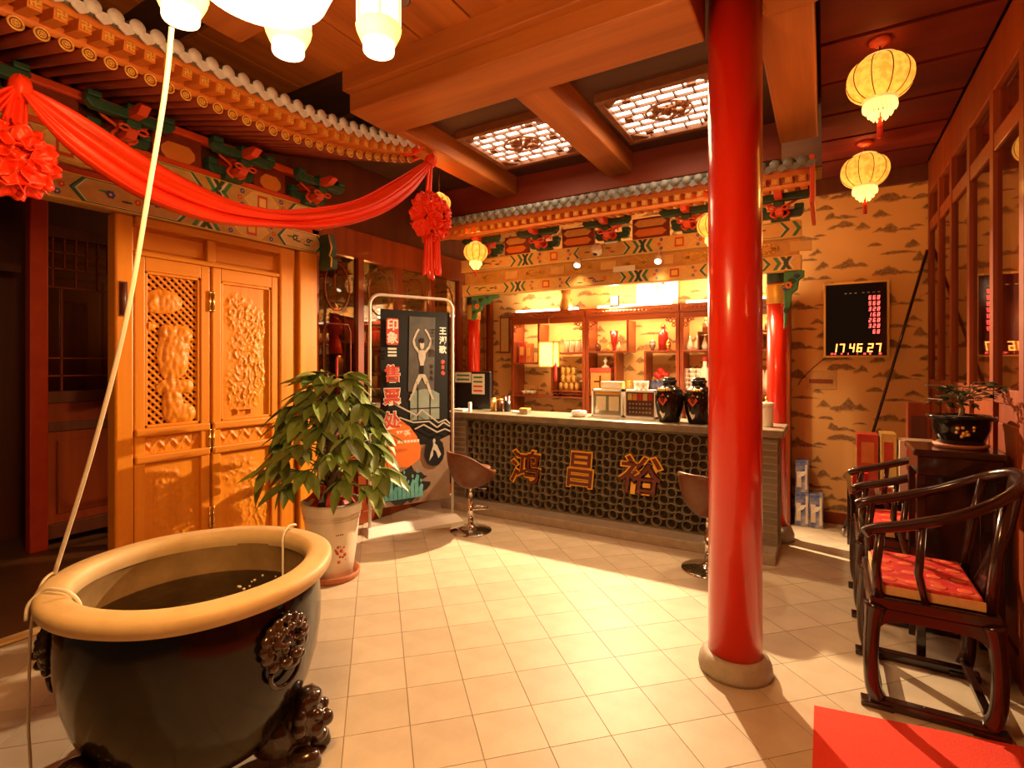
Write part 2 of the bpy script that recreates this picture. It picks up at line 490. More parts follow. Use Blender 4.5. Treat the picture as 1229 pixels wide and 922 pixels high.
def lantern_skin(name, tone_hi, tone_lo, strength):
    """lit gauze of a round lantern: a warm printed gauze that glows, mottled at random between two warm tones"""
    m, nt, b = _nodes(name)
    b.inputs['Base Color'].default_value = (0.75, 0.32, 0.06, 1)
    b.inputs['Roughness'].default_value = 0.7
    tc = nt.nodes.new('ShaderNodeTexCoord'); vo = nt.nodes.new('ShaderNodeTexNoise')
    vo.inputs['Scale'].default_value = 28; vo.inputs['Detail'].default_value = 3
    rp = nt.nodes.new('ShaderNodeValToRGB')
    rp.color_ramp.elements[0].position = 0.40; rp.color_ramp.elements[0].color = (*tone_lo, 1)
    rp.color_ramp.elements[1].position = 0.58; rp.color_ramp.elements[1].color = (*tone_hi, 1)
    nt.links.new(tc.outputs['Object'], vo.inputs['Vector']); nt.links.new(vo.outputs[0], rp.inputs[0])
    nt.links.new(rp.outputs[0], b.inputs['Emission Color'])
    b.inputs['Emission Strength'].default_value = strength
    return m


M['lantern'] = lantern_skin('lit_lantern_gauze', (1.0, 0.46, 0.05), (1.0, 0.30, 0.025), 1.05)


def wallpaper():
    """cream paper printed with small brown hills, in repeating staggered rows"""
    m, nt, b = _nodes('landscape_wallpaper')
    N = nt.nodes; L = nt.links
    tc = N.new('ShaderNodeTexCoord')
    sep = N.new('ShaderNodeSeparateXYZ')
    nz = N.new('ShaderNodeTexNoise'); nz.inputs['Scale'].default_value = 11; nz.inputs['Detail'].default_value = 5
    L.new(tc.outputs['Object'], sep.inputs[0]); L.new(tc.outputs['Object'], nz.inputs['Vector'])

    def mth(op, a, c=None, clamp=False):
        n = N.new('ShaderNodeMath'); n.operation = op; n.use_clamp = clamp
        for i, k in enumerate((a, c)):
            if k is None: continue
            if hasattr(k, 'is_output'): L.new(k, n.inputs[i])
            else: n.inputs[i].default_value = k
        return n.outputs[0]
    K = 1.22
    PU, PV = 0.62 * K, 0.56 * K
    nn = mth('SUBTRACT', nz.outputs[0], 0.5)
    u0 = mth('ADD', sep.outputs[0], 50 * PU); v0 = mth('ADD', sep.outputs[2], 50 * PV)
    motifs = [  # centre u, base v, half width, height, sharpness
        (0.12, 0.05, 0.075, 0.075, 1), (0.055, 0.05, 0.05, 0.04, 1), (0.19, 0.04, 0.09, 0.03, 1), (0.43, 0.11, 0.11, 0.05, 0),
        (0.36, 0.19, 0.06, 0.055, 1), (0.44, 0.185, 0.08, 0.035, 1), (0.10, 0.28, 0.10, 0.06, 0), (0.20, 0.275, 0.07, 0.03, 1),
        (0.47, 0.36, 0.07, 0.085, 1), (0.55, 0.355, 0.06, 0.045, 1), (0.40, 0.35, 0.06, 0.025, 0), (0.16, 0.43, 0.12, 0.022, 0),
        (0.56, 0.09, 0.06, 0.06, 1), (0.30, 0.37, 0.05, 0.06, 1), (0.31, 0.27, 0.06, 0.03, 0), (0.05, 0.17, 0.07, 0.05, 1),
        (0.28, 0.06, 0.05, 0.018, 0), (0.26, 0.48, 0.05, 0.05, 1), (0.02, 0.50, 0.06, 0.03, 0), (0.55, 0.24, 0.05, 0.02, 0)]
    tot = None
    for cu, cv, hw, hh, sharp in motifs:
        cu, cv, hw, hh = cu * K, cv * K, hw * K, hh * K
        u = mth('MODULO', mth('ADD', u0, PU / 2 - cu), PU); u = mth('ABSOLUTE', mth('SUBTRACT', u, PU / 2))
        v = mth('MODULO', mth('ADD', v0, PV / 2 - cv), PV); v = mth('SUBTRACT', v, PV / 2)
        uu = mth('DIVIDE', u, hw); vv = mth('DIVIDE', v, hh)
        prof = mth('SUBTRACT', 1.0, uu) if sharp else mth('SUBTRACT', 1.0, mth('MULTIPLY', uu, uu))
        prof = mth('ADD', prof, mth('MULTIPLY', nn, 1.5))
        top = mth('MULTIPLY', mth('SUBTRACT', prof, vv), 4.0, True)
        fade = mth('MULTIPLY', mth('ADD', vv, mth('ADD', 0.25, mth('MULTIPLY', nn, 1.2))), 3.0, True)
        k = mth('MULTIPLY', top, fade)
        tot = k if tot is None else mth('MAXIMUM', tot, k)
    grain = N.new('ShaderNodeTexNoise'); grain.inputs['Scale'].default_value = 60; grain.inputs['Detail'].default_value = 3
    L.new(tc.outputs['Object'], grain.inputs['Vector'])
    tot = mth('MULTIPLY', tot, mth('ADD', mth('MULTIPLY', grain.outputs[0], 0.9), 0.35), True)
    mix = N.new('ShaderNodeMix'); mix.data_type = 'RGBA'
    L.new(tot, mix.inputs[0])
    mix.inputs[6].default_value = (0.74, 0.42, 0.135, 1); mix.inputs[7].default_value = (0.15, 0.07, 0.03, 1)
    L.new(mix.outputs[2], b.inputs['Base Color'])
    b.inputs['Roughness'].default_value = 0.75
    return m


M['wallpaper'] = wallpaper()
# ------------------------------------------------------------------ room shell
LX, RXW, BY = -3.85, 0.81, 6.0          # left facade, right wall, back wall
CZ = 3.45                               # underside of ceiling boards
YF = -1.6                               # front end of the room
floor = struct(MB().box(LX - 0.1, RXW + 0.1, YF, BY, -0.12, -0.006).build('floor', M['grout']))
TS = 0.27
half = TS / 2 - 0.0016
tb = MB().box(-half, half, -half, half, -0.006, 0.0)
tile_me = tb.mesh('floor_tile', M['stone'])


def fov(x, y, z=0.0, pad=30):
    t = x * AX[0] + y * AX[1]
    if t < 0.3: return False
    l = x * RX[0] + y * RX[1]
    px = CX + FPX * l / t; py = HY + FPX * (EYE - z) / t
    return -pad < px < 1229 + pad and -pad < py < 922 + pad


cells = []
for i in range(-40, 40):
    for j in range(-40, 40):
        p = Matrix.Rotation(R(45), 2) @ Vector((i * TS, j * TS))
        if LX - 0.15 < p.x < RXW + 0.12 and YF + 0.2 < p.y < BY + 0.12:
            cells.append((0 if fov(p.x, p.y) else 1, p.length, p))
cells.sort(key=lambda c: (c[0], c[1]))
rest = MB()
for n, (a, b_, p) in enumerate(cells):
    if n < 300 and a == 0:
        piece('floor_tile', tile_me, floor, (p.x, p.y, 0), (0, 0, R(45)))
    else:
        rest.obox((p.x, p.y, -0.003), (2 * half, 2 * half, 0.006), Matrix.Rotation(R(45), 3, 'Z'))
if rest.v: rest.build('floor_tile_rest', M['stone'], floor, kind='stuff')

inner_floor = struct(MB().box(-6.2, LX - 0.02, -0.2, BY, -0.12, 0.004).build('floor_inner', M['innerfloor']))
sill = MB().box(LX - 0.10, LX - 0.02, 0.0, 1.60, 0.004, 0.02).build('threshold_strip', M['brocade'], None, bevel=0.004)
tag(sill, 'gold patterned threshold strip on the floor beside the dark doorway', 'threshold')

wall_back = struct(MB().box(-6.2, RXW + 0.1, BY, BY + 0.12, 0, CZ + 0.3).build('wall_back', M['wallpaper']))
bb = struct(MB().box(-0.25, RXW, BY - 0.02, BY, 0.0, 0.11).build('baseboard_back', M['framewood'], bevel=0.004))
mould = struct(MB().box(-0.3, RXW, BY - 0.03, BY, 3.20, 3.36).build('trim_1', M['darkwood'], bevel=0.006))

# right wall: timber frame with glazed panels
wr = struct(MB().box(RXW + 0.06, RXW + 0.16, YF, BY, 0, CZ + 0.3).build('wall_right', M['framewood']))
frame = struct(MB().box(RXW - 0.008, RXW + 0.06, YF, BY, 2.72, 2.82).box(RXW - 0.008, RXW + 0.06, YF, BY, 3.06, 3.36)
               .box(RXW - 0.008, RXW + 0.06, YF, BY, 1.34, 1.42).box(RXW - 0.008, RXW + 0.06, YF, BY, 0.0, 0.14)
               .build('trim_2', M['framewood'], bevel=0.006))
posts = [5.93, 5.46, 4.98, 4.43, 3.88, 3.36, 2.84, 2.32, 1.8]
pm = MB().box(-0.012, 0.06, -0.035, 0.035, 0.0, 3.06).mesh('post', M['framewood'])
for y in posts: piece('post', pm, frame, (RXW, y, 0))
for k, (ya, yb) in enumerate(zip(posts[1:], posts[:-1])):
    w = struct(MB().box(RXW + 0.008, RXW + 0.016, ya + 0.035, yb - 0.035, 1.42, 2.72).build('window_%d' % (k + 1), M['glass']))
    cy = (ya + yb) / 2; hw = (yb - ya) / 2 - 0.035
    pn = MB().box(RXW + 0.01, RXW + 0.04, cy - hw, cy + hw, 0.14, 1.34)
    pn.box(RXW - 0.005, RXW + 0.01, cy - hw + 0.06, cy + hw - 0.06, 0.24, 1.24)
    pn.build('panel', M['framewood'], frame, bevel=0.006)
    MB().box(RXW + 0.02, RXW + 0.03, cy - hw, cy + hw, 2.82, 3.06).build('transom_pane', M['glass'], frame)

# ceilings ---------------------------------------------------------
ceiling = struct(MB().box(-6.2, RXW + 0.1, YF, BY, CZ + 0.06, CZ + 0.16).build('ceiling', M['coffer']))
# boarded strip on the right, boards split by dark gaps
for k in range(15):
    y0 = YF + 0.02 + k * 0.505
    if y0 > BY - 0.1: break
    MB().box(-0.02, RXW - 0.02, y0 + 0.02, min(y0 + 0.49, BY - 0.001), 3.36, 3.385).build('ceiling_board', M['plank'], ceiling, bevel=0.004)
MB().box(-0.02, RXW, YF, BY, 3.39, CZ + 0.06).build('board_backing', M['dark'], ceiling)
# main beams along x and y
tb1 = struct(MB().box(-2.72, -0.53, 2.46, 2.86, 3.22, CZ + 0.05).box(-0.25, -0.02, 2.46, 2.86, 3.25, CZ + 0.05).build('trim_3', M['beam_x'], bevel=0.012))
MB().box(-2.72, -0.53, 2.40, 2.46, 3.34, CZ + 0.05).build('beam_lip', M['beam_x'], tb1, bevel=0.006)
tb2 = struct(MB().box(-2.72, -0.02, 1.40, 1.70, 3.28, CZ + 0.05).build('trim_4', M['beam_x'], bevel=0.012))
for x0, x1, n in ((-1.72, -1.48, 5), (-2.92, -2.68, 6), (-0.30, -0.04, 7)):
    struct(MB().box(x0, x1, 2.86, 4.62, 3.27, CZ + 0.05).build('trim_%d' % n, M['beam_y'], bevel=0.012))
tby = struct(MB().box(-0.30, -0.04, YF, 2.46, 3.25, CZ + 0.05).build('trim_8', M['beam_y'], bevel=0.012))
tbr = struct(MB().box(-3.84, -0.3, 4.62, 4.80, 3.16, CZ + 0.05).build('trim_9', M['darkred'], bevel=0.008))
# boards of the ceiling between the beams in front
for k in range(10):
    x0 = -3.84 + k * 0.36
    MB().box(x0, x0 + 0.345, 1.70, 2.40, CZ + 0.02, CZ + 0.05).build('ceiling_board', M['beam_y'], ceiling)
    MB().box(x0, x0 + 0.345, YF, 1.40, CZ + 0.02, CZ + 0.05).build('ceiling_board', M['beam_y'], ceiling)

# coffers around the lattice lights
for x0, x1 in ((-2.68, -1.72), (-1.48, -0.30), (-3.84, -2.92)):
    MB().box(x0, x1, 2.86, 4.62, CZ, CZ + 0.04).build('coffer_board', M['coffer'], ceiling)


def lattice_panel(cx, cy, w, d, label):
    t = thing('lattice_light_panel', label, 'ceiling light', (cx, cy, 3.38), 'lit lattice panels in the ceiling coffers')
    z = 3.415
    x0, x1, y0, y1 = cx - w / 2, cx + w / 2, cy - d / 2, cy + d / 2
    MB().box(x0, x1, y0, y1, z + 0.012, z + 0.03).build('diffuser', M['diffuser'], t)
    f = MB(); e = 0.05
    f.box(x0 - e, x1 + e, y0 - e, y0, z - 0.03, z + 0.04).box(x0 - e, x1 + e, y1, y1 + e, z - 0.03, z + 0.04)
    f.box(x0 - e, x0, y0, y1, z - 0.03, z + 0.04).box(x1, x1 + e, y0, y1, z - 0.03, z + 0.04)
    f.build('frame', M['lattice'], t, bevel=0.006)
    rnd = random.Random(int(cx * 100))
    b = MB(); r = 0.0052; n = 7
    for k in range(1, n):                       # long bars, then staggered short ones: a brick-like fret
        yy = y0 + d * k / n
        b.box(x0, x1, yy - r, yy + r, z - 0.01, z + 0.011)
    for k in range(n):
        off = 0.5 if k % 2 else 0.0
        for j in range(6):
            xx = x0 + w * (j + off + rnd.uniform(-.12, .12)) / 5.5
            if x0 + 0.02 < xx < x1 - 0.02:
                b.box(xx - r, xx + r, y0 + d * k / n, y0 + d * (k + 1) / n, z - 0.01, z + 0.011)
    b.build('fretwork', M['lattice'], t, kind='stuff')
    for sx in (-1, 1):                          # cut corners and little carved clasps
        for sy in (-1, 1):
            px, py = cx + sx * w / 2, cy + sy * d / 2
            MB().prism([(0, 0), (-sx * 0.12, 0), (0, -sy * 0.11)] if sx * sy > 0 else [(0, 0), (0, -sy * 0.11), (-sx * 0.12, 0)],
                       (px, py, z - 0.012), (1, 0, 0), (0, 1, 0), 0.02).build('corner_piece', M['lattice'], t)
            qx = cx + sx * w * 0.30; qy = cy + sy * (d / 2 - .075)
            MB().box(qx - 0.03, qx + 0.03, qy - .025, qy + .025, z - 0.015, z + 0.01).build('clasp', M['lattice'], t)
        qx = cx + sx * w * 0.40
        MB().box(qx - 0.03, qx + 0.03, cy - 0.03, cy + 0.03, z - 0.015, z + 0.01).build('clasp', M['lattice'], t)
    g = MB()
    for k in range(40):
        a = rnd.uniform(0, 2 * PI); q = math.sqrt(rnd.random())
        g.ball((cx + 0.15 * q * math.cos(a), cy + 0.12 * q * math.sin(a), z - 0.012), rnd.uniform(0.014, 0.03), 8, 5, (1, 1, .7))
    g.tube([(cx + 0.165 * math.cos(k * PI / 12), cy + 0.135 * math.sin(k * PI / 12), z - 0.008) for k in range(25)], 0.009, 6)
    g.build('carved_medallion', M['lattice'], t)


lattice_panel(-2.19, 3.87, 0.72, 0.70, 'square lit lattice ceiling light nearer the red silk swag')
lattice_panel(-0.98, 3.90, 0.74, 0.72, 'square lit lattice ceiling light nearer the tall red column')
# ------------------------------------------------------------------ left facade
wall_left = struct(MB().box(LX - 0.14, LX - 0.08, -0.2, 5.98, 2.95, CZ + 0.05).box(LX - 0.14, LX - 0.08, 3.05, 5.98, 2.82, 2.95)
                   .build('wall_left', M['darkwood']))
wall_inner = struct(MB().box(-6.3, -6.2, -0.2, BY, 0, CZ + 0.05).box(-6.3, LX - 0.14, -0.32, -0.2, 0, CZ + 0.05).build('wall_inner', M['darkwood']))


def relief(fn, w, h, nu, nv, keep=None):
    """carved board in the YZ plane facing +X, lower corner at the origin"""
    return MB().grid(lambda a, b: (fn(a, b), a * w, b * h), nu, nv, keep=keep)


def shift(mb, x, y, z):
    mb.v = [(a + x, b + y, c + z) for a, b, c in mb.v]
    return mb


def fb(x, y, s=1.0, seed=0.0):
    return noise.fractal(Vector((x * s, y * s, seed)), 1.0, 2.0, 4)


def ell(a, b, ca, cb, ra, rb):
    return 1 - math.hypot((a - ca) / ra, (b - cb) / rb)


def carving(a, b, w, h, seed):
    """flowers, a vase and rocks in shallow engraved relief"""
    x = a * w; y = b * h
    n = noise.noise(Vector((x * 30, y * 30, seed)))
    r = abs(noise.noise(Vector((x * 17, y * 17, seed + 5)))); r2 = abs(noise.noise(Vector((x * 34, y * 34, seed + 9))))
    env = max(0, min(1, min(a, 1 - a, b, 1 - b) * 9))
    blob = max(ell(a, b, .33, .80, .34, .15), ell(a, b, .70, .70, .32, .14), ell(a, b, .5, .52, .34, .18), ell(a, b, .45, .22, .42, .2), ell(a, b, .8, .32, .22, .14)) + .35 * n
    k = max(0, min(1, blob * 2.2 + 0.2))
    return env * k * (0.004 + 0.0075 * max(0, 1 - r * 5) + 0.004 * max(0, 1 - r2 * 5) + .0015 * n)


def lattice_mask(a, b):
    """where the pierced panel is carved solid"""
    n = 0.35 * noise.noise(Vector((a * 7, b * 14, 3.3)))
    s = max(ell(a, b, .30, .83, .40, .085), ell(a, b, .12, .80, .2, .05), ell(a, b, .52, .47, .34, .22), ell(a, b, .70, .60, .2, .07),
            ell(a, b, .55, .25, .42, .06), ell(a, b, .50, .13, .22, .16), ell(a, b, .70, .06, .32, .07), ell(a, b, .42, .62, .2, .06),
            ell(a, b, .02, .655, .16, .03))
    return s * 2.0 + n


def leaf_door(y0, y1, label, pierced, hinge_side):
    t = thing('carved_door', label, 'door', ((LX + 0.02), (y0 + y1) / 2, 0.03), 'carved honey wood door leaves')
    x0, x1 = LX - 0.01, LX + 0.045
    sw = 0.062
    for ya in (y0, y1 - sw):
        MB().box(x0, x1, ya, ya + sw, 0.03, 2.25).build('stile', M['door'], t, bevel=0.006)
    for za, zb, q in ((0.03, 0.13, 0.0), (0.90, 0.955, 0.014), (1.075, 1.13, 0.014), (2.16, 2.25, 0.0)):
        MB().box(x0, x1 + q, y0 + (0 if q else sw), y1 - (0 if q else sw), za, zb).build('rail', M['door_h'], t, bevel=0.012 if q else 0.005)
    ya, yb = y0 + sw, y1 - sw
    w = yb - ya
    lo = shift(relief(lambda a, b: carving(a, b, w, 0.77, y0), w, 0.77, 60, 90), x0 + 0.028, ya, 0.13)
    lo.box(x0 + 0.005, x0 + 0.02, ya, yb, 0.13, 0.90).build('lower_panel', M['door'], t)
    wa = shift(relief(lambda a, b: 0.011 * max(0, 1 - abs(b - .5 - .18 * math.sin(a * 26 + y0)) * 5) + 0.006 * max(0, noise.noise(Vector((a * 22, b * 6, y0)))), w, 0.12, 80, 18), x0 + 0.026, ya, 0.955)
    wa.box(x0 + 0.005, x0 + 0.02, ya, yb, 0.955, 1.075).build('waist_panel', M['door_h'], t)
    za, zb = 1.13, 2.16
    h = zb - za
    fr = MB()
    for q in ((ya, ya + 0.02, za, zb), (yb - 0.02, yb, za, zb), (ya, yb, za, za + 0.02), (ya, yb, zb - 0.02, zb)):
        fr.box(x0 + 0.01, x1 - 0.008, *q)
    fr.build('panel_moulding', M['door'], t, bevel=0.004)
    if pierced:
        b = MB(); pitch = 0.048; hw = 0.0075
        ly, lz = w - 0.04, h - 0.04
        n = int((ly + lz) / pitch) + 1
        for k in range(1, n + 1):
            for sg in (1, -1):
                c = k * pitch                       # line y+z=c, or its mirror image
                p0 = Vector((max(0, c - lz), c - max(0, c - lz))); p1 = Vector((min(ly, c), c - min(ly, c)))
                if (p1 - p0).length < 0.02: continue
                q0 = (x0 + 0.025 + 0.004 * sg, ya + 0.02 + (p0.x if sg > 0 else ly - p0.x), za + 0.02 + p0.y)
                q1 = (x0 + 0.025 + 0.004 * sg, ya + 0.02 + (p1.x if sg > 0 else ly - p1.x), za + 0.02 + p1.y)
                b.beam(q0, q1, hw * 2, 0.010, up=(1, 0, 0))
        # beam() lays width across the face
        b.build('lattice', M['door'], t, kind='stuff')
        fig = shift(relief(lambda a, c: 0.012 + 0.016 * max(0, min(1, lattice_mask(a, c))) + 0.006 * noise.noise(Vector((a * 12, c * 26, 1))), w - .04, h - .04, 70, 150,
                           keep=lambda a, c: lattice_mask(a, c) > 0.12), x0 + 0.02, ya + 0.02, za + 0.02)
        fig.build('carved_figure', M['door'], t, solid=0.008)
        MB().box(x0 - 0.02, x0 - 0.015, ya, yb, za, zb).build('backing', M['dark'], t)
    else:
        up = shift(relief(lambda a, b: carving(a, b, w, h, 9.1), w - .04, h - .04, 70, 150), x0 + 0.026, ya + 0.02, za + 0.02)
        up.box(x0 + 0.005, x0 + 0.02, ya, yb, za, zb).build('upper_panel', M['door'], t)
        MB().box(x0 + 0.03, x0 + 0.045, ya + 0.12, ya + 0.26, 1.20, 1.215).box(x0 + 0.03, x0 + 0.045, ya + 0.13, ya + 0.145, 1.17, 1.20).box(
            x0 + 0.03, x0 + 0.045, ya + 0.235, ya + 0.25, 1.17, 1.20).build('carved_stand', M['door'], t, bevel=0.003)
    for hz in (1.01, 0.45, 2.0):
        hy = y1 - 0.004 if hinge_side > 0 else y0 + 0.004
        MB().cyl((x1 + 0.004, hy, hz - 0.06), (x1 + 0.004, hy, hz + 0.06), 0.009, seg=10).ball((x1 + 0.004, hy, hz + 0.065), 0.011).ball(
            (x1 + 0.004, hy, hz - 0.065), 0.011).build('hinge', M['goldmetal'], t)
    return t


leaf_door(1.668, 2.150, 'carved honey wood door leaf with pierced diamond lattice panel above', True, 1)
leaf_door(2.170, 2.705, 'carved honey wood door leaf with solid flower carved panel beside the potted tree', False, -1)

door_case = bpy.data.objects.new('door_1', None)
col.objects.link(door_case)
door_case.location = (LX, 2.3, 0.0)
struct(door_case)
for ya, yb, q in ((1.56, 1.664, 0.05), (2.71, 2.85, 0.06), (2.87, 3.05, 0.09)):
    MB().box(LX - 0.06, LX + q, ya, yb, 0.0, 2.50).build('post', M['door'], door_case, bevel=0.012)
MB().box(LX - 0.06, LX + 0.005, 1.664, 2.71, 2.25, 2.49).build('lintel_board', M['door_h'], door_case)
for ya, yb in ((1.70, 2.12), (2.20, 2.68)):
    MB().box(LX + 0.004, LX + 0.02, ya, yb, 2.30, 2.42).build('lintel_panel', M['door_h'], door_case, bevel=0.006)
MB().box(LX - 0.02, LX + 0.075, 1.664, 2.71, 2.44, 2.50).build('lintel_moulding', M['door_h'], door_case, bevel=0.015)
MB().box(LX - 0.02, LX + 0.055, 1.664, 2.71, 2.252, 2.285).build('lintel_moulding', M['door_h'], door_case, bevel=0.01)
MB().box(LX - 0.02, LX + 0.05, 2.13, 2.19, 2.285, 2.44).build('lintel_stud', M['door'], door_case, bevel=0.006)
MB().cyl((LX + 0.058, 1.60, 1.86), (LX + 0.058, 1.60, 2.06), 0.016, seg=10).box(LX + 0.05, LX + 0.056, 1.58, 1.625, 1.85, 2.07).build('bolt', M['darkwood'], door_case)


# painted beams ----------------------------------------------------
PAINT = [M['cream'], M['green'], M['blue'], M['gold'], M['redpaint'], M['ochre'], M['greendark'], M['white']]


def painted(parent, o, u, L, h, seed, phase=0.0):
    """flat painted ornament on a beam face: chevron bands, long cartouches, medallions and florets"""
    rnd = random.Random(seed)
    o = Vector(o); u = Vector(u); v = Vector((0, 0, 1)); w = u.cross(v).normalized()
    mb = MB()

    def P(pts, mi, lift):
        mb.poly([o + u * a + v * (b * h) + w * lift for a, b in pts], mi)

    def disc(a, b, ra, rb, mi, lift, n=14):
        P([(a + ra * math.cos(2 * PI * k / n), b + rb / h * math.sin(2 * PI * k / n)) for k in range(n)], mi, lift)

    def chevron(a, mi, wd, lift, s=1):
        P([(a, .04), (a + wd, .04), (a + wd + s * .3 * h, .5), (a + wd, .96), (a, .96), (a + s * .3 * h, .5)], mi, lift)
    def flower(ca, cb, rr_, mi, lift):
        for q in range(6):
            th = q * PI / 3
            disc(ca + rr_ * math.cos(th), cb + rr_ * math.sin(th) / h, rr_ * .62, rr_ * .62, mi, lift + .0001 * q, 8)
        disc(ca, cb, rr_ * .5, rr_ * .5, 3, lift + .001, 8)
    a = phase
    kind = 0
    while a < L - 0.05:
        if kind % 3 == 0:          # long cartouche
            ln = min(rnd.uniform(.55, .7), L - a)
            if ln < .25: break
            e = .42 * h
            for q, (mi, ins, lf) in enumerate(((6, 0, .0015), (1, .012, .0026), (7, .028, .0036), (5 if kind % 2 else 0, .036, .0046))):
                v0 = .03 + ins * 1.6; v1 = 1 - v0
                P([(a + ins, .5), (a + e + ins * .6, v0), (a + ln - e - ins * .6, v0), (a + ln - ins, .5), (a + ln - e - ins * .6, v1), (a + e + ins * .6, v1)], mi, lf)
            for k in range(3):
                flower(a + ln * (.32 + .18 * k) + rnd.uniform(-.02, .02), rnd.uniform(.42, .58), h * rnd.uniform(.07, .11), rnd.choice([4, 6, 5, 2]), .006)
                disc(a + ln * (.26 + .18 * k), rnd.uniform(.3, .7), .035, .007, rnd.choice([6, 1]), .0055, 8)
                disc(a + ln * (.38 + .16 * k), rnd.uniform(.3, .7), .028, .006, rnd.choice([6, 5]), .0057, 8)
            a += ln + .015
        elif kind % 3 == 1:        # mirrored chevrons
            for k, mi in enumerate((1, 7, 6, 3, 6, 7, 1)):
                if a > L - .06: break
                chevron(a, mi, .030 if mi in (1, 6) else .010, .0016 + .0003 * k, -1 if k > 3 else 1)
                a += .040 if mi in (1, 6) else .018
            a += .05
        else:                      # medallion with florets
            if a + .36 > L: break
            ca = a + .18
            P([(ca - .15, .5), (ca - .08, .06), (ca + .08, .06), (ca + .15, .5), (ca + .08, .94), (ca - .08, .94)], 3, .0015)
            P([(ca - .135, .5), (ca - .07, .12), (ca + .07, .12), (ca + .135, .5), (ca + .07, .88), (ca - .07, .88)], 0, .003)
            P([(ca - .042, .18), (ca + .042, .18), (ca + .042, .82), (ca - .042, .82)], 4, .0045)
            P([(ca - .028, .3), (ca + .028, .3), (ca + .028, .7), (ca - .028, .7)], 3, .006)
            for s in (-1, 1):
                for q in (.2, .5, .8):
                    flower(ca + s * (.185 if q == .5 else .165), q, h * .075, 2 if q != .5 else 4, .004)
            a += .40
        kind += 1
    # gold border lines
    for b0, b1 in ((0.0, .035), (.965, 1.0)):
        P([(0, b0), (L, b0), (L, b1), (0, b1)], 3, .002)
    return mb.build('painted_pattern', PAINT, parent)


def painted_beam(label, x0, x1, y0, y1, z0, z1, face, seed, base='ochre', phase=.05):
    t = thing('painted_beam', label, 'beam', ((x0 + x1) / 2, (y0 + y1) / 2, z0))
    MB().box(x0, x1, y0, y1, z0, z1).build('timber', M[base], t, bevel=0.012)
    if face == 'x': painted(t, (x1, y0, z0 + .006), (0, 1, 0), y1 - y0, z1 - z0 - .012, seed, phase)
    else: painted(t, (x0, y0, z0 + .006), (1, 0, 0), x1 - x0, z1 - z0 - .012, seed, phase)
    return t


painted_beam('lower painted beam resting on the honey wood door frame', LX - 0.06, LX + 0.08, 0.0, 3.12, 2.502, 2.67, 'x', 3)
painted_beam('upper painted beam above the door, under the roof brackets', LX - 0.06, LX + 0.06, 0.0, 3.12, 2.72, 2.90, 'x', 5, phase=.2)
MB_cap = MB().box(LX - 0.06, LX + 0.13, 3.00, 3.10, 2.40, 2.50)
hang = thing('carved_corner_bracket', 'dark green carved bracket hanging at the end of the lower painted beam', 'bracket', (LX + 0.1, 3.10, 2.36))
MB().prism([(0, 0), (.16, 0), (.16, .08), (.13, .10), (.16, .16), (.12, .30), (0, .30)], (LX + 0.10, 3.06, 2.36), (1, 0, 0), (0, 0, 1), -0.06).build('carved_body', M['greendark'], hang, bevel=0.006)
MB().tube([(LX + 0.255, 3.055, 2.37), (LX + 0.262, 3.055, 2.45), (LX + 0.235, 3.055, 2.47), (LX + 0.262, 3.055, 2.53), (LX + 0.225, 3.055, 2.65)], 0.007, 6).build('gold_edge', M['gold'], hang)
board = MB().box(LX - 0.05, LX + 0.02, 0.0, 3.12, 2.672, 2.718)
tag(board.build('spacer_board', M['redpaint']), 'narrow red board between the two painted beams over the door', 'board')


# bracket sets -----------------------------------------------------
def bracket_set(label, group):
    """stepped timber bracket, outward along +X, foot at the origin"""
    t = thing('bracket_set', label, 'bracket', (0, 0, 0), group)
    MB().box(-0.07, 0.07, -0.07, 0.07, 0, 0.05).build('bearing_block', M['greendark'], t, bevel=0.012)
    MB().prism([(-.17, .05), (-.15, .02), (.15, .02), (.17, .05), (.17, .085), (-.17, .085)], (-.03, 0, 0.02), (0, 1, 0), (0, 0, 1), .06).build('arm', M['greendark'], t, bevel=.006)
    MB().prism([(-.08, .03), (.16, .03), (.20, .07), (.20, .09), (-.08, .09)], (0, .03, 0.0), (1, 0, 0), (0, 0, 1), .06).build('arm', M['redpaint'], t, bevel=.006)
    for sy in (-.14, .14):
        MB().box(-0.04, 0.04, sy - .035, sy + .035, 0.105, 0.15).build('bearing_block', M['greendark'], t, bevel=0.008)
    MB().box(0.13, 0.21, -.04, .04, 0.09, 0.14).build('bearing_block', M['greendark'], t, bevel=0.008)
    MB().prism([(-.24, .05), (-.21, .01), (.21, .01), (.24, .05), (.24, .075), (-.24, .075)], (.14, 0, 0.135), (0, 1, 0), (0, 0, 1), .06).build('arm', M['greendark'], t, bevel=.006)
    MB().prism([(-.1, .0), (.30, .0), (.36, .045), (.33, .07), (-.1, .07)], (0, .028, 0.15), (1, 0, 0), (0, 0, 1), .056).build('arm', M['redpaint'], t, bevel=.006)
    for sy in (-.2, 0, .2):
        MB().box(0.13, 0.21, sy - .035, sy + .035, 0.212, 0.25).build('bearing_block', M['greendark'], t, bevel=0.008)
    for sg in (-1, 1):
        s = MB()
        s.tube([(.08, sg * (.02 + .09 * k / 10 + .03 * math.sin(k * .9)), .02 + .018 * k) for k in range(11)], .012, 6)
        s.build('scroll', M['redpaint'], t)
        MB().tube([(.20, sg * (.05 + .03 * math.cos(k)), .08 + .02 * math.sin(k)) for k in range(7)], .009, 6).build('scroll', M['redpaint'], t)
    return t


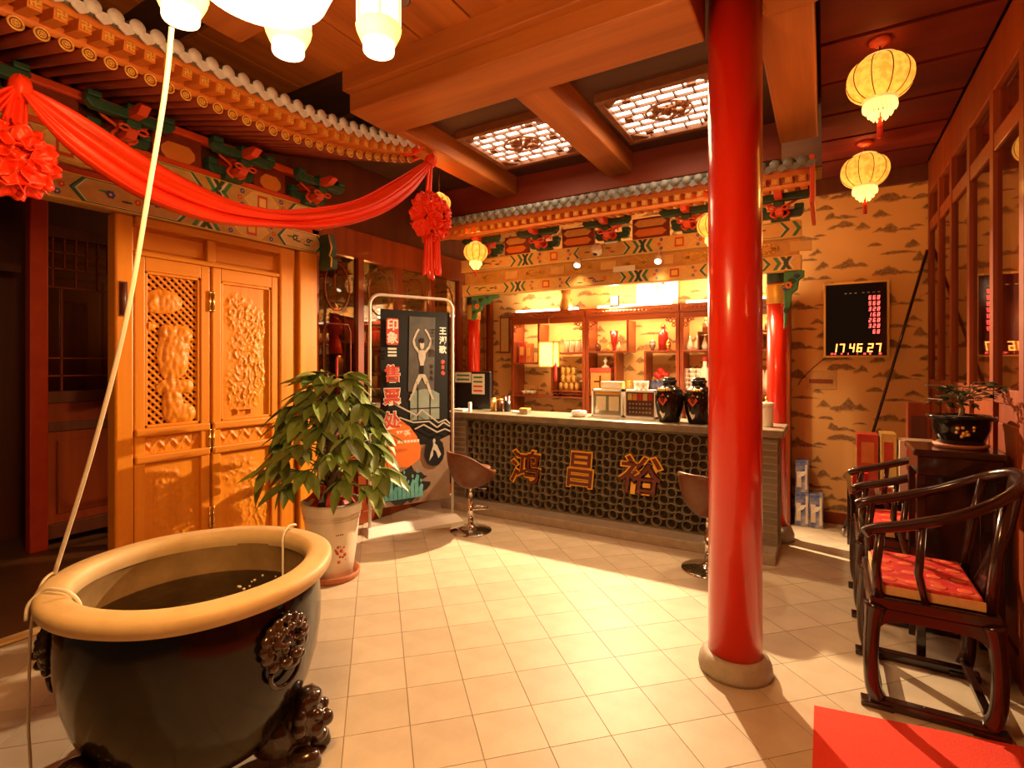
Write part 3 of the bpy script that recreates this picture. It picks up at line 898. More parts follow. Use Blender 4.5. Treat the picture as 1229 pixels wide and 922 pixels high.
bl = ['set over the dark doorway', 'set over the pierced lattice leaf', 'set over the solid carved leaf', 'set at the end of the carved doors']
pb = bracket_set('green and orange roof bracket ' + bl[0], 'roof brackets over the carved doors')
pb.location = (LX + 0.04, 0.86, 2.90)
pb.scale = (1, 1, .9)
for k, y in enumerate((1.58, 2.30, 2.98)):
    copy_tree(pb, (LX + 0.04, y, 2.90), label='green and orange roof bracket ' + bl[k + 1])
for k, (ya, yb) in enumerate(((0.0, .66), (1.06, 1.38), (1.78, 2.10), (2.50, 2.78))):
    b = MB().box(LX - 0.02, LX + 0.03, ya, yb, 2.90, 3.14)
    o = b.build('cloud_board', M['darkred'], bevel=.006)
    tag(o, ['red boarding between brackets over the dark doorway', 'red boarding between brackets left of the pierced lattice leaf', 'red boarding between brackets over the middle of the carved doors', 'red boarding between brackets over the flower carved leaf'][k], 'board')
    c = (ya + yb) / 2; hw = (yb - ya) / 2 - .05
    MB().prism([(c - hw + .04, 2.94), (c + hw - .04, 2.94), (c + hw, 2.98), (c + hw, 3.02), (c + hw - .04, 3.06), (c - hw + .04, 3.06), (c - hw, 3.02), (c - hw, 2.98)],
               (LX + .028, 0, 0), (0, 1, 0), (0, 0, 1), .014).build('raised_cloud', M['orangepaint'], o, bevel=.005)


for z0_, z1_, x1_, nm_ in ((2.902, 2.945, .075, 'lower'), (3.125, 3.178, .08, 'upper')):
    o = MB().box(LX - 0.03, LX + x1_ - .03, 0.0, 3.2, z0_, z1_).build('purlin', M['redpaint'], bevel=.012)
    tag(o, nm_ + ' red purlin running along the roof brackets over the carved doors', 'beam')

# eaves ------------------------------------------------------------
def lift(y):
    return 0.24 * max(0.0, (y - 1.9) / 1.45) ** 2


def mark_mb(size, t):
    """the old interlocking eave-end motif"""
    s = size / 5; b = MB()
    b.box(-s * 2.5, s * 2.5, -s / 2, s / 2, 0, t).box(-s / 2, s / 2, -s * 2.5, s * 2.5, 0, t)
    b.box(-s * 2.5, -s / 2, s * 1.5, s * 2.5, 0, t).box(s / 2, s * 2.5, -s * 2.5, -s * 1.5, 0, t)
    b.box(-s * 2.5, -s * 1.5, -s * 2.5, -s / 2, 0, t).box(s * 1.5, s * 2.5, s / 2, s * 2.5, 0, t)
    return b


eave_left = thing('tiled_eave', 'deep upturned eave of rafters and grey tiles over the carved doors', 'eave', (LX + 0.5, 1.9, 2.98))
n = 34; pitch = 0.088; y0 = 0.42
raf = MB().cyl((-0.86, 0, 0.20), (0, 0, 0), 0.029, seg=10)
raf_me = raf.mesh('rafter', M['darkred'])
cap = MB(); cap.tube([(0.003, .027 * math.cos(k * PI / 8), .027 * math.sin(k * PI / 8)) for k in range(17)], .0045, 5)
cap.tube([(0.003, .015 * math.cos(k * PI / 6), .015 * math.sin(k * PI / 6)) for k in range(13)], .003, 5)
for k in range(4): cap.beam((0.004, -.013 * math.cos(k * PI / 4), -.013 * math.sin(k * PI / 4)), (0.004, .013 * math.cos(k * PI / 4), .013 * math.sin(k * PI / 4)), .003, .003, up=(1, 0, 0))
cap_me = cap.mesh('rafter_medallion', M['gold'])
fly = MB().obox((-0.25, 0, 0.047), (0.5, 0.05, 0.05), Matrix.Rotation(R(10.6), 3, 'Y'))
fly_me = fly.mesh('flying_rafter', M['orangepaint'])
mk = MB(); put(mk, mark_mb(.036, .004), (0.001, 0, 0), (0, 1, 0), (0, 0, 1))
mk_me = mk.mesh('rafter_motif', M['gold'])
drip = MB()
drip.lathe([(0.0, 0.0), (.030, 0.0), (.034, .004), (.034, .014), (0.0, .014)], (0, 0, 0), 14, rot=Matrix.Rotation(R(90), 3, 'Y'))
drip.prism([(-.046, .0), (-.03, -.035), (0, -.055), (.03, -.035), (.046, .0)], (0.0, .044, -.005), (0, 1, 0), (0, 0, 1), .008)
drip_me = drip.mesh('drip_tile', M['whitetile'])
rt = MB()
for k in range(7):
    a0, a1 = PI * k / 7, PI * (k + 1) / 7
    rt.add([(0, .034 * math.cos(a0), .034 * math.sin(a0)), (0, .034 * math.cos(a1), .034 * math.sin(a1)), (-.8, .034 * math.cos(a1), .2 + .034 * math.sin(a1)), (-.8, .034 * math.cos(a0), .2 + .034 * math.sin(a0))], [(0, 1, 2, 3)], 0, True)
rt_me = rt.mesh('tile_row', M['rooftile'])
for k in range(n):
    y = y0 + k * pitch; z = 3.02 + lift(y); out = 0.04 * max(0, (y - 1.9) / 1.45) ** 2
    r_ = piece('rafter', raf_me, eave_left, (-3.0 + out, y, z)); piece('rafter_medallion', cap_me, r_, (-3.0 + out, y, z))
    f_ = piece('flying_rafter', fly_me, eave_left, (-2.85 + out, y + .02, z + .045)); piece('rafter_motif', mk_me, f_, (-2.85 + out, y + .02, z + .045))
    d_ = piece('drip_tile', drip_me, eave_left, (-2.79 + out, y + .02, z + .115)); piece('tile_row', rt_me, eave_left, (-2.79 + out, y + .02, z + .115))
ye = y0 + n * pitch


def sheet_y(x0, z0, x1, z1, th):
    mb = MB()
    mb.grid(lambda a, b: (x0 + (x1 - x0) * b + 0.04 * max(0, (y0 - .05 + a * (ye - y0) - 1.9) / 1.45) ** 2, y0 - .05 + a * (ye - y0), z0 + (z1 - z0) * b + lift(y0 - .05 + a * (ye - y0))), 30, 3)
    return mb, th


for nm, (x0, z0, x1, z1), m, th in (('eave_board', (-3.02, 3.062, -3.86, 3.255), 'darkred', .012), ('eave_board', (-2.87, 3.10, -3.32, 3.19), 'orangepaint', .012),
                                    ('fascia', (-3.035, 3.045, -3.02, 3.095), 'orangepaint', .03), ('fascia', (-2.875, 3.092, -2.865, 3.125), 'orangepaint', .03),
                                    ('tile_bed', (-2.81, 3.12, -3.5, 3.30), 'rooftile', .015)):
    mb, th = sheet_y(x0, z0, x1, z1, th)
    mb.build(nm, M[m], eave_left, solid=th)
MB().prism([(-3.85, 3.23), (-3.0, 3.0), (-2.84, 3.02), (-2.77, 3.11), (-3.2, 3.26), (-3.85, 3.42)], (0, ye - .03, lift(ye)), (1, 0, 0), (0, 0, 1), -.03).build('verge_board', M['redpaint'], eave_left)

# red silk swag and rosettes ---------------------------------------
top = [(28, 104), (70, 126), (110, 150), (180, 195), (250, 232), (300, 250), (350, 253), (420, 242), (470, 217), (515, 190)]
bot = [(26, 112), (60, 158), (100, 195), (170, 240), (250, 268), (320, 274), (400, 274), (460, 256), (498, 228), (519, 196)]


def interp(pts, t):
    k = t * (len(pts) - 1); i = min(int(k), len(pts) - 2); f = k - i

    def cr(j): return pts[max(0, min(len(pts) - 1, j))]
    p0, p1, p2, p3 = cr(i - 1), cr(i), cr(i + 1), cr(i + 2)
    return tuple(.5 * ((2 * p1[q]) + (-p0[q] + p2[q]) * f + (2 * p0[q] - 5 * p1[q] + 4 * p2[q] - p3[q]) * f * f + (-p0[q] + 3 * p1[q] - 3 * p2[q] + p3[q]) * f ** 3) for q in range(2))


swag = thing('silk_swag', 'long red silk swag draped along the eave to its upturned corner', 'drapery', (-2.78, 2.0, 2.35))
tw = [onx(p[0], p[1], -2.80) for p in top]; bw = [onx(p[0], p[1], -2.74) for p in bot]


def lerp3(pts, t):
    k = t * (len(pts) - 1); i = min(int(k), len(pts) - 2); f = k - i

    def cr(j): return pts[max(0, min(len(pts) - 1, j))]
    p0, p1, p2, p3 = cr(i - 1), cr(i), cr(i + 1), cr(i + 2)
    return .5 * ((2 * p1) + (-p0 + p2) * f + (2 * p0 - 5 * p1 + 4 * p2 - p3) * f * f + (-p0 + 3 * p1 - 3 * p2 + p3) * f ** 3)


def swag_pt(a, b):
    p = lerp3(tw, a).lerp(lerp3(bw, a), b)
    env = math.sin(PI * min(1, max(0, a))) ** .5
    d = env * (0.055 * math.sin(b * PI) + 0.020 * math.sin(b * 15 + a * 3) + 0.010 * math.sin(b * 31 - a * 5))
    return (p.x + d, p.y, p.z + 0.012 * env * math.sin(b * 19 + a * 4))


MB().grid(swag_pt, 70, 34).build('drape', M['cloth'], swag, solid=.006)
kn = onx(24, 106, -2.78)
MB().ball(kn, .045, 14, 10, (1, .8, 1.2), fn=lambda p: 1 + .12 * math.sin(9 * math.atan2(p.y, p.x))).build('knot', M['cloth'], swag)
k0 = onx(24, 106, -2.78); k1 = onx(-70, 112, -2.78)
MB().grid(lambda a, b: tuple(k0.lerp(k1, a) + Vector((0.02 * math.sin(b * 14), 0, -.16 * b * math.sin(min(1, a * 1.2) * PI / 2) - .05 * a + .02 * (1 - a)))), 16, 20).build('drape', M['cloth'], swag, solid=.006)
k2 = onx(517, 193, -2.76)
MB().ball(k2, .05, 14, 10, (1, .8, 1.1), fn=lambda p: 1 + .12 * math.sin(9 * math.atan2(p.y, p.x))).build('knot', M['cloth'], swag)
# loose flap above the eave corner
f0 = onx(510, 178, -2.70)
MB().grid(lambda a, b: (f0.x - .02 - .35 * a, f0.y + .02 - .10 * a, f0.z + .05 + .03 * a - .10 * b * math.sin(PI * min(1, a + .1))), 12, 8).build('flap', M['cloth'], swag, solid=.005)


def rosette(c, r, label, tail, strap_to=None):
    t = thing('silk_rosette', label, 'rosette', (c.x, c.y, c.z - (tail or r)), 'red silk rosettes of the swag')
    rnd = random.Random(int(c.y * 100))

    def ruffle(p):
        a = math.atan2(p.z, p.y)
        return 0.80 + .13 * math.sin(11 * a + 5 * p.x + 3 * math.sin(6 * p.x)) + .16 * noise.noise(p * 4.2 + Vector((c.y * 7, 0, 0))) + .05 * math.sin(23 * a)
    MB().ball(c, r, 64, 40, (.8, 1, 1), fn=ruffle).build('ball', M['cloth'], t)
    for ring, cnt in ((1, 7), (2, 10)):
        for k in range(cnt):
            a = 2 * PI * (k + rnd.random() * .4) / cnt
            d = Vector((0.62 if ring == 1 else .25, math.cos(a) * (.42 if ring == 1 else .8), math.sin(a) * (.42 if ring == 1 else .8)))
            pc = c + d * r
            rot = d.to_track_quat('Z', 'Y').to_matrix()
            b = MB()

            def pt(u_, v_, rot=rot, pc=pc):
                rr = r * .42 * u_; th = v_ * 2 * PI
                return tuple(pc + rot @ Vector((rr * math.cos(th), rr * math.sin(th), .28 * r * u_ * u_ + .09 * r * u_ * math.sin(5 * th + k))))
            b.grid(pt, 6, 32).build('petal', M['cloth'], t, solid=.003)
    if tail:
        for k, (dy, wd) in enumerate(((-.03, .11), (.05, .09))):
            def tp(a, b, dy=dy, wd=wd, k=k):
                return (c.x + .03 + .02 * math.sin(b * 16 + k) + .02 * k, c.y + dy + (b - .5) * wd * (.55 + .65 * a), c.z - r * .6 - a * (tail - r * .6) * (1 - .12 * k) + .02 * math.sin(b * 5 + k))
            MB().grid(tp, 14, 22).build('tail', M['cloth'], t, solid=.004)
    if strap_to is not None:
        MB().grid(lambda a, b: tuple(c.lerp(strap_to, a) + Vector((.012 * math.sin(b * 12), (b - .5) * .12 * (1 - .6 * a), 0))), 10, 14).build('strap', M['cloth'], t, solid=.004)
    return t


c2 = onx(513, 262, -2.70)
rosette(c2, .165, 'red silk rosette with hanging tail at the upturned eave corner', .47, k2)
c1 = onx(12, 192, -2.74)
rosette(c1, .125, 'red silk rosette hanging under the swag knot by the dark doorway', 0, kn)

# glazed shop front beyond the carved doors ------------------------
sf = struct(MB().box(LX - 0.06, LX + 0.02, 3.05, 5.98, 2.56, 2.82).box(LX - 0.05, LX + 0.01, 3.05, 5.98, 0.0, 0.12).box(LX - 0.05, LX + 0.01, 3.05, 5.98, 0.62, 0.70)
            .build('trim_10', M['framewood'], bevel=.006))
sposts = [3.09, 3.62, 4.16, 4.70, 5.24, 5.93]
spm = MB().box(-0.05, 0.015, -0.035, 0.035, 0.12, 2.56).mesh('post', M['framewood'])
for y in sposts: piece('post', spm, sf, (LX, y, 0))
wn = 20
for ya, yb in zip(sposts[:-1], sposts[1:]):
    wn += 1
    w = struct(MB().box(LX - 0.025, LX - 0.018, ya + .035, yb - .035, .70, 2.56).build('window_%d' % wn, M['glass']))
    cy = (ya + yb) / 2; hw = (yb - ya) / 2 - .035
    g = MB()
    g.tube([(LX - .012, cy + .62 * hw * math.cos(k * PI / 12), 2.26 + .22 * math.sin(k * PI / 12)) for k in range(25)], .006, 6)
    q = [(LX - .012, cy + sx * hw * .68, z) for sx, z in ((-.8, 1.30), (.8, 1.30), (1, 1.35), (1, 1.85), (.8, 1.92), (-.8, 1.92), (-1, 1.85), (-1, 1.35), (-.8, 1.30))]
    g.tube(q, .006, 6)
    g.box(LX - .016, LX - .008, ya + .035, yb - .035, 1.115, 1.127)
    g.build('glazing_bar', M['framewood'], w)
    MB().box(LX - .03, LX - .015, ya + .035, yb - .035, .12, .62).box(LX - .015, LX - .005, ya + .10, yb - .10, .18, .56).build('panel', M['framewood'], sf, bevel=.005)

# inside the shop: shelves and goods
sh = thing('wall_shelf', 'dark shelving with goods behind the shop front glass', 'shelf', (-4.75, 4.3, 0.0))
for z in (.45, .95, 1.42, 1.78): MB().box(-5.0, -4.55, 3.3, 5.6, z, z + .025).build('shelf_board', M['darkwood'], sh, bevel=.003)
for y in (3.3, 4.05, 4.8, 5.58): MB().box(-5.0, -4.55, y, y + .025, 0.004, 2.1).build('side_board', M['darkwood'], sh)
MB().box(-5.02, -5.0, 3.3, 5.6, 0.004, 2.1).build('back_board', M['framewood'], sh)
g0 = onx(402, 388, -4.15)
gd = thing('gourd_ornament', 'red double gourd charm hanging behind the shop front glass', 'ornament', (g0.x, g0.y, g0.z - .3))
MB().lathe([(0, .20), (.018, .18), (.055, .12), (.04, .07), (.03, .055), (.06, .02), (.085, -.05), (.06, -.11), (0, -.14)], g0, 18).build('gourd', M['bottlered'], gd)
MB().tube([g0 + Vector((0, 0, .19)), g0 + Vector((0, .005, .62))], .004, 6).build('hanging_cord', M['ribbon'], gd)
MB().lathe([(.03, -.12), (.06, -.2), (.075, -.3), (0.0, -.3)], g0, 12, lobes=12, amp=.1).build('tassel', M['ribbon'], gd)
for (px, py, x, nm, r_, h_, m, lb, ct) in ((407, 452, -4.60, 'tea_canister', .045, .20, 'goldcan', 'tall gold tea canister behind the shop front glass', 'canister'),
                                            (380, 385, -4.60, 'spirit_bottle', .030, .16, 'bottlewhite', 'small pale bottle on the shelf behind the shop glass', 'bottle'),
                                            (450, 428, -4.60, 'round_jar', .06, .18, 'bottlered', 'red round jar on the shelf behind the shop glass', 'jar')):
    p = onx(px, py, x)
    zb = min((.475, .975, 1.445, 1.805), key=lambda q: abs(q - p.z))
    o = MB().lathe([(0, 0), (r_, 0), (r_, h_ * .7), (r_ * .92, h_ * .78), (r_ * .6, h_ * .86), (r_ * .6, h_), (0, h_)], (p.x, p.y, zb), 16).build(nm, M[m])
    tag(o, lb, ct)

# dark doorway left of the carved doors ----------------------------
scr = thing('inner_screen', 'dark glazed lattice screen standing inside the doorway', 'screen', (-5.6, 2.2, 0.004))
for ya, yb, m in ((1.68, 1.80, 'redpaint'), (2.36, 2.46, 'darkwood')):
    MB().box(-5.65, -5.55, ya, yb, 0.004, 3.2).build('post', M[m], scr, bevel=.008)
for za, zb in ((.08, .2), (.98, 1.06), (1.22, 1.32), (2.62, 2.72)):
    MB().box(-5.63, -5.57, 1.80, 2.36, za, zb).build('rail', M['darkwood'], scr, bevel=.005)
MB().box(-5.615, -5.59, 1.80, 2.36, .2, .98).box(-5.59, -5.578, 1.87, 2.29, .28, .90).build('lower_panel', M['framewood'], scr, bevel=.005)
MB().box(-5.615, -5.59, 1.80, 2.36, 1.06, 1.22).build('waist_panel', M['framewood'], scr)
MB().box(-5.605, -5.60, 1.80, 2.36, 1.32, 2.62).build('pane', M['glass'], scr)
b = MB()
for k in range(7):
    y = 1.80 + .56 * (k + .5) / 7
    b.box(-5.598, -5.583, y - .006, y + .006, 2.2 + (.15 if k % 2 else 0), 2.62)
for z in (2.2, 2.36, 2.5): b.box(-5.598, -5.583, 1.80, 2.36, z - .006, z + .006)
for y in (1.90, 2.26): b.box(-5.598, -5.583, y - .006, y + .006, 1.32, 2.2)
for z in (1.45, 1.6): b.box(-5.598, -5.583, 1.80, 2.36, z - .006, z + .006)
b.build('lattice', M['framewood'], scr)
MB().box(-5.7, -5.66, .2, 1.66, 2.3, 2.36).box(-5.7, -5.66, 1.05, 1.10, .004, 3.2).build('side_frame', M['darkwood'], scr)
# ------------------------------------------------------------------ bar counter
FY = 4.70
counter = thing('bar_counter', 'low masonry counter faced with round clay rings and three gold characters', 'counter', (-1.95, 4.9, 0.0))
MB().box(-3.56, -0.32, 4.49, 5.10, 0.0, 0.085).build('plinth', M['pedestal'], counter, bevel=.008)
MB().box(-3.38, -0.46, FY + .055, FY + .075, .085, .965).build('dark_backing', M['hollow'], counter)
MB().box(-3.56, -0.32, 5.02, 5.08, .085, .965).build('rear_wall', M['brick'], counter)
MB().box(-3.38, -0.46, FY - .004, FY + .055, .935, .965).box(-3.38, -0.46, FY - .004, FY + .055, .085, .10).build('panel_edge', M['ringtile'], counter)
px_, pz_ = .1344, .0672
rr = .0475
ring = MB(); n = 12
vs = []; fs = []
for k in range(n):
    a = 2 * PI * (k + .5) / n
    for (r_, y) in ((rr, .055), (rr, 0), (rr - .009, 0), (rr - .009, .055)):
        vs.append((r_ * math.cos(a), y, r_ * math.sin(a)))
for k in range(n):
    k2 = (k + 1) % n
    for i in range(3): fs.append((k * 4 + i, k * 4 + i + 1, k2 * 4 + i + 1, k2 * 4 + i))
ring.add(vs, fs, 0, True)
ring_me = ring.mesh('clay_ring', M['ringtile'])
for row in range(12):
    for c in range(22):
        x = -3.31 + px_ * (c + (.5 if row % 2 else 0)); z = .145 + pz_ * row
        if x > -0.49: continue
        piece('clay_ring', ring_me, counter, (x, FY, z))
# brick piers
brick_me = MB().box(-.049, .049, -.002, .05, -.0235, .0235).mesh('brick', M['brick'])
brick_s = MB().box(-.05, .002, -.11, .11, -.0235, .0235).mesh('brick', M['brick'])
for xa, xb in ((-3.56, -3.38), (-.46, -.32)):
    MB().box(xa + .004, xb - .004, FY + .002, 5.02, .085, .965).build('pier_core', M['mortar'], counter)
    nb = 16; hz = .88 / nb
    for k in range(nb):
        z = .085 + hz * (k + .5)
        w = (xb - xa)
        if w > .16:
            xs = ((xa + .05, 1), (xa + .13, .8)) if k % 2 else ((xa + .04, .8), (xa + .125, 1))
        else:
            xs = ((xa + .068, 1.32),)
        for x, sc in xs: piece('brick', brick_me, counter, (x, FY, z), scale=(sc, 1, hz / .060))
        if xb > -.4:
            for yy in (FY + .115, ):
                piece('brick', brick_s, counter, (xb, yy + (.0 if k % 2 else .02), z), scale=(1, .9, hz / .060))
top_slab = MB().box(-3.62, -.27, 4.60, 5.16, .967, 1.03).build('stone_worktop', M['slab'], bevel=.01)
tag(top_slab, 'long grey stone slab lying on the bar counter', 'worktop')

for ch, px, py, hh, ww in (('鸿', 630, 560, .355, 1.0), ('昌', 695.5, 564, .37, .88), ('裕', 768, 570, .36, 1.12)):
    p = ony(px, py, FY - .02)
    face = text_mb(ch, hh, .008, .0015, .10, ww)
    halo = text_mb(ch, hh, .006, .0155, .10, ww)
    lt = MB(); put(lt, halo, (p.x, FY - .012, p.z), (1, 0, 0), (0, 0, 1))
    lo = lt.build('gold_character', M['signgold'], counter)
    fc = MB(); put(fc, face, (p.x, FY - .024, p.z), (1, 0, 0), (0, 0, 1))
    fc.build('character_face', M['signface'], lo)

# ------------------------------------------------------------------ alcove columns, beams and eave
AY = 5.0
for px, r_, lb in ((561, .075, 'slim red column standing at the till end of the counter'), (930, .08, 'slim red column behind the brick pier at the counter end')):
    p = ony(px, 437, AY)
    cz0 = 0.0
    x = p.x if px > 700 else p.x - .05
    yy = AY + .22 if px > 700 else AY + .20
    t = thing('red_column', lb, 'column', (x, yy, 0), 'slim red columns of the counter alcove')
    MB().lathe([(r_ * 1.7, 0), (r_ * 1.75, .06), (r_ * 1.45, .12), (r_ * 1.1, .13)], (x, yy, 0), 24).build('stone_base', M['pedestal'], t)
    MB().cyl((x, yy, .12), (x, yy, 2.70), r_, seg=28).build('shaft', M['red'], t)
    MB().lathe([(r_ + .001, 0), (r_ + .006, .01), (r_ + .006, .16), (r_ + .001, .17)], (x, yy, 2.08), 28, lobes=14, amp=.03).build('gold_collar', M['gold'], t)
    MB().lathe([(r_ + .001, 0), (r_ + .004, .01), (r_ + .004, .28), (r_ + .001, .29)], (x, yy, 2.26), 28).build('painted_collar', M['greendark'], t)

painted_beam('upper painted beam of the counter alcove, under the brackets', -3.62, -.16, AY - .06, AY + .08, 2.60, 2.745, 'y', 11, 'cream', .12)
painted_beam('lower painted beam of the counter alcove, over the cabinets', -3.62, -.16, AY - .04, AY + .06, 2.33, 2.46, 'y', 21, 'cream', .06)
pad = thing('cloud_boards', 'gold cloud boards between the two painted beams of the alcove', 'board', (-1.9, AY, 2.462))
MB().box(-3.6, -.18, AY + .0, AY + .04, 2.462, 2.598).build('board', M['ochre'], pad)
rnd = random.Random(4)
for k in range(6):
    cx = -3.25 + k * .56
    b = MB()
    for q in range(16):
        a = 2 * PI * q / 16
        b.tube([(cx + .09 * math.cos(a) + .03 * math.cos(j * .9), AY - .004, 2.53 + .032 * math.sin(a) + .014 * math.sin(j * .9)) for j in range(8)], .006, 5)
    b.build('cloud_scroll', M['gold'], pad, kind='stuff')
    MB().box(cx + .2, cx + .36, AY - .008, AY + .002, 2.49, 2.575).build('framed_board', M['cream'], pad, bevel=.004)


def queti(x, sgn, label, kx=1.0, kz=1.0):
    """carved spandrel bracket hugging a column under the lower beam"""
    t = thing('carved_spandrel', label, 'bracket', (x, AY, 2.328 - .278 * kz), 'carved spandrels under the alcove beam')
    pts = [(0, 0), (.05, .03), (.06, .09), (.12, .11), (.14, .17), (.24, .19), (.27, .235), (.36, .25), (.36, .278), (0, .278)]
    pts = [(a * sgn * kx, .278 - (.278 - b) * kz) for a, b in pts]
    if sgn < 0: pts.reverse()
    MB().prism(pts, (x, AY + .03, 2.05), (1, 0, 0), (0, 0, 1), .05).build('carved_body', M['green'], t, bevel=.006)
    for k, (a, b, r_) in enumerate(((.04, .20, .035), (.13, .225, .03), (.22, .25, .022), (.04, .09, .025))):
        a = a * kx; b = .278 - (.278 - b) * kz
        MB().tube([(x + sgn * a + r_ * (1 - j / 16) * math.cos(j * .8), AY - .026, 2.05 + b + r_ * (1 - j / 16) * math.sin(j * .8)) for j in range(14)], .006, 6).build('scroll', M['greendark' if k % 2 else 'blue'], t)
    b = MB()
    for k in range(7):
        a = 2 * PI * k / 7
        b.ball((x + sgn * .085 * kx + .02 * math.cos(a), AY - .026, 2.05 + .16 + .02 * math.sin(a)), .014, 8, 6)
    b.build('flower', M['orangepaint'], t)


queti(-3.50, 1, 'green carved spandrel with flower beside the till end column')
queti(ony(941, 340, AY).x, 1, 'green carved spandrel beside the column at the wallpaper side', .42, 1.75)

cb = ['nearest the round lantern by the till', 'over the tall canisters bay', 'over the middle cabinet bay', 'over the wine jars', 'at the wallpaper end']
for k, x in enumerate((-3.25, -2.55, -1.80, -1.05, -.32)):
    copy_tree(pb, (x, AY - .02, 2.746), -PI / 2, 'dark green bracket of the counter alcove ' + cb[k])['group'] = 'brackets of the counter alcove'
for k, (xa, xb) in enumerate(((-3.05, -2.75), (-2.35, -2.0), (-1.6, -1.25), (-.85, -.52))):
    o = MB().box(xa, xb, AY - .02, AY + .03, 2.746, 2.95).build('cloud_board', M['darkred'], bevel=.006)
    tag(o, 'orange board between alcove brackets ' + ['next to the till end lantern', 'over the canisters bay', 'over the middle of the counter', 'near the wallpaper end'][k], 'board')
    c = (xa + xb) / 2; hw = (xb - xa) / 2 - .02
    MB().prism([(-hw + .04, 0), (hw - .04, 0), (hw, .035), (hw - .04, .07), (-hw + .04, .07), (-hw, .035)], (c, AY - .018, 2.77), (1, 0, 0), (0, 0, 1), .014).build('raised_cloud', M['orangepaint'], o, bevel=.004)
    MB().prism([(-hw + .04, 0), (hw - .04, 0), (hw, .035), (hw - .04, .07), (-hw + .04, .07), (-hw, .035)], (c, AY - .018, 2.86), (1, 0, 0), (0, 0, 1), .014).build('raised_cloud', M['ochre'], o, bevel=.004)

eave2 = thing('tiled_eave', 'long straight tiled eave hanging over the bar counter', 'eave', (-1.8, 4.6, 2.85))
EY, EZ = 4.30, 2.885
fly2 = MB().obox((0, .25, .04), (.05, .5, .05), Matrix.Rotation(R(9), 3, 'X')).mesh('flying_rafter', M['orangepaint'])
mk2 = MB(); put(mk2, mark_mb(.034, .004), (0, -.001, 0), (1, 0, 0), (0, 0, 1)); mk2_me = mk2.mesh('rafter_motif', M['gold'])
drip2 = MB()
drip2.lathe([(0.0, 0.0), (.030, 0.0), (.034, .004), (.034, .014), (0.0, .014)], (0, 0, 0), 14, rot=Matrix.Rotation(R(90), 3, 'X'))
drip2.prism([(-.046, .0), (-.03, -.035), (0, -.055), (.03, -.035), (.046, .0)], (.044, -.002, -.005), (1, 0, 0), (0, 0, 1), .008)
drip2_me = drip2.mesh('drip_tile', M['rooftile'])
rt2 = MB()
for k in range(7):
    a0, a1 = PI * k / 7, PI * (k + 1) / 7
    q = [(.034 * math.cos(a0), .034 * math.sin(a0)), (.034 * math.cos(a1), .034 * math.sin(a1))]
    rt2.add([(q[0][0], 0, q[0][1]), (q[0][0], .34, .12 + q[0][1]), (q[1][0], .34, .12 + q[1][1]), (q[1][0], 0, q[1][1])], [(0, 1, 2, 3)], 0, True)
rt2_me = rt2.mesh('tile_row', M['rooftile'])
for k in range(39):
    x = -3.48 + k * .088
    f_ = piece('flying_rafter', fly2, eave2, (x, EY, EZ)); piece('rafter_motif', mk2_me, f_, (x, EY, EZ))
    piece('drip_tile', drip2_me, eave2, (x, EY - .045, EZ + .105)); piece('tile_row', rt2_me, eave2, (x, EY - .045, EZ + .105))
MB().box(-3.55, -.09, EY + .01, EY + .04, EZ + .028, EZ + .075).build('fascia', M['orangepaint'], eave2)
MB().box(-3.55, -.09, EY + .0, EY + .03, EZ - .055, EZ - .032).build('fascia', M['orangepaint'], eave2)
MB().add([(-3.55, EY + .01, EZ + .06), (-.09, EY + .01, EZ + .06), (-.09, 4.98, EZ + .17), (-3.55, 4.98, EZ + .17)], [(0, 1, 2, 3)]).build('eave_board', M['redpaint'], eave2, solid=.014)
MB().add([(-3.55, EY - .03, EZ + .10), (-.09, EY - .03, EZ + .10), (-.09, 4.62, EZ + .23), (-3.55, 4.62, EZ + .23)], [(0, 1, 2, 3)]).build('tile_bed', M['rooftile'], eave2, solid=.014)
MB().box(-.09, -.06, EY - .05, 4.98, EZ - .20, EZ + .14).build('verge_board', M['redpaint'], eave2, bevel=.006)

# spotlights and camera on the beam
for k, (px, py) in enumerate(((693, 317), (790, 312))):
    p = ony(px, py, AY - .10)
    s = thing('spotlight', ('small lit spotlight on the alcove beam nearer the dome camera', 'small lit spotlight on the alcove beam above the calligraphy board')[k], 'spotlight', (p.x, p.y, p.z), 'lit spotlights on the alcove beam')
    d = Vector((.05, -.55, -.75)).normalized()
    MB().cyl(p - d * .05, p + d * .02, .034, seg=18).build('housing', M['white'], s)
    MB().cyl(p + d * .02, p + d * .026, .030, seg=18).build('lens', M['spotlit'], s)
    MB().tube([p - d * .03, (p.x, AY - .06, 2.61)], .01, 8).build('arm', M['white'], s)
    lamp('spotlight_light', 'SPOT', p + d * .04, 9, WARM, .03, target=p + Vector((0, -.3, -1.6)), spot=110, blend=.6)
p = ony(717, 301, AY - .10)
cam_t = thing('dome_camera', 'white dome camera mounted on the upper alcove beam', 'camera', (p.x, p.y, p.z - .05))
MB().lathe([(0, -.05), (.03, -.045), (.05, -.02), (.055, .02), (.055, .05), (0, .05)], p, 20, rot=Matrix.Rotation(R(60), 3, 'X')).build('housing', M['white'], cam_t)
MB().ball(p + Vector((-.01, -.03, -.03)), .026).build('lens', M['black'], cam_t)
for (x0, y0, x1, y1, lb) in ((726, 286, 741, 293, 'small white notice on the beam above the dome camera'), (736, 318, 762, 327, 'white paper strip between the two painted alcove beams')):
    a = ony(x0, y1, AY - .075); b = ony(x1, y0, AY - .075)
    o = MB().box(a.x, b.x, AY - .079, AY - .066, a.z, b.z).build('paper_notice', M['paper'])
    tag(o, lb, 'notice')
# ------------------------------------------------------------------ wine cabinets behind the counter
KY = 5.70


def S(px, py, y=KY):
    p = ony(px, py, y)
    return p.x, p.z


bx = [-3.40, -2.39, -1.32, -.28]


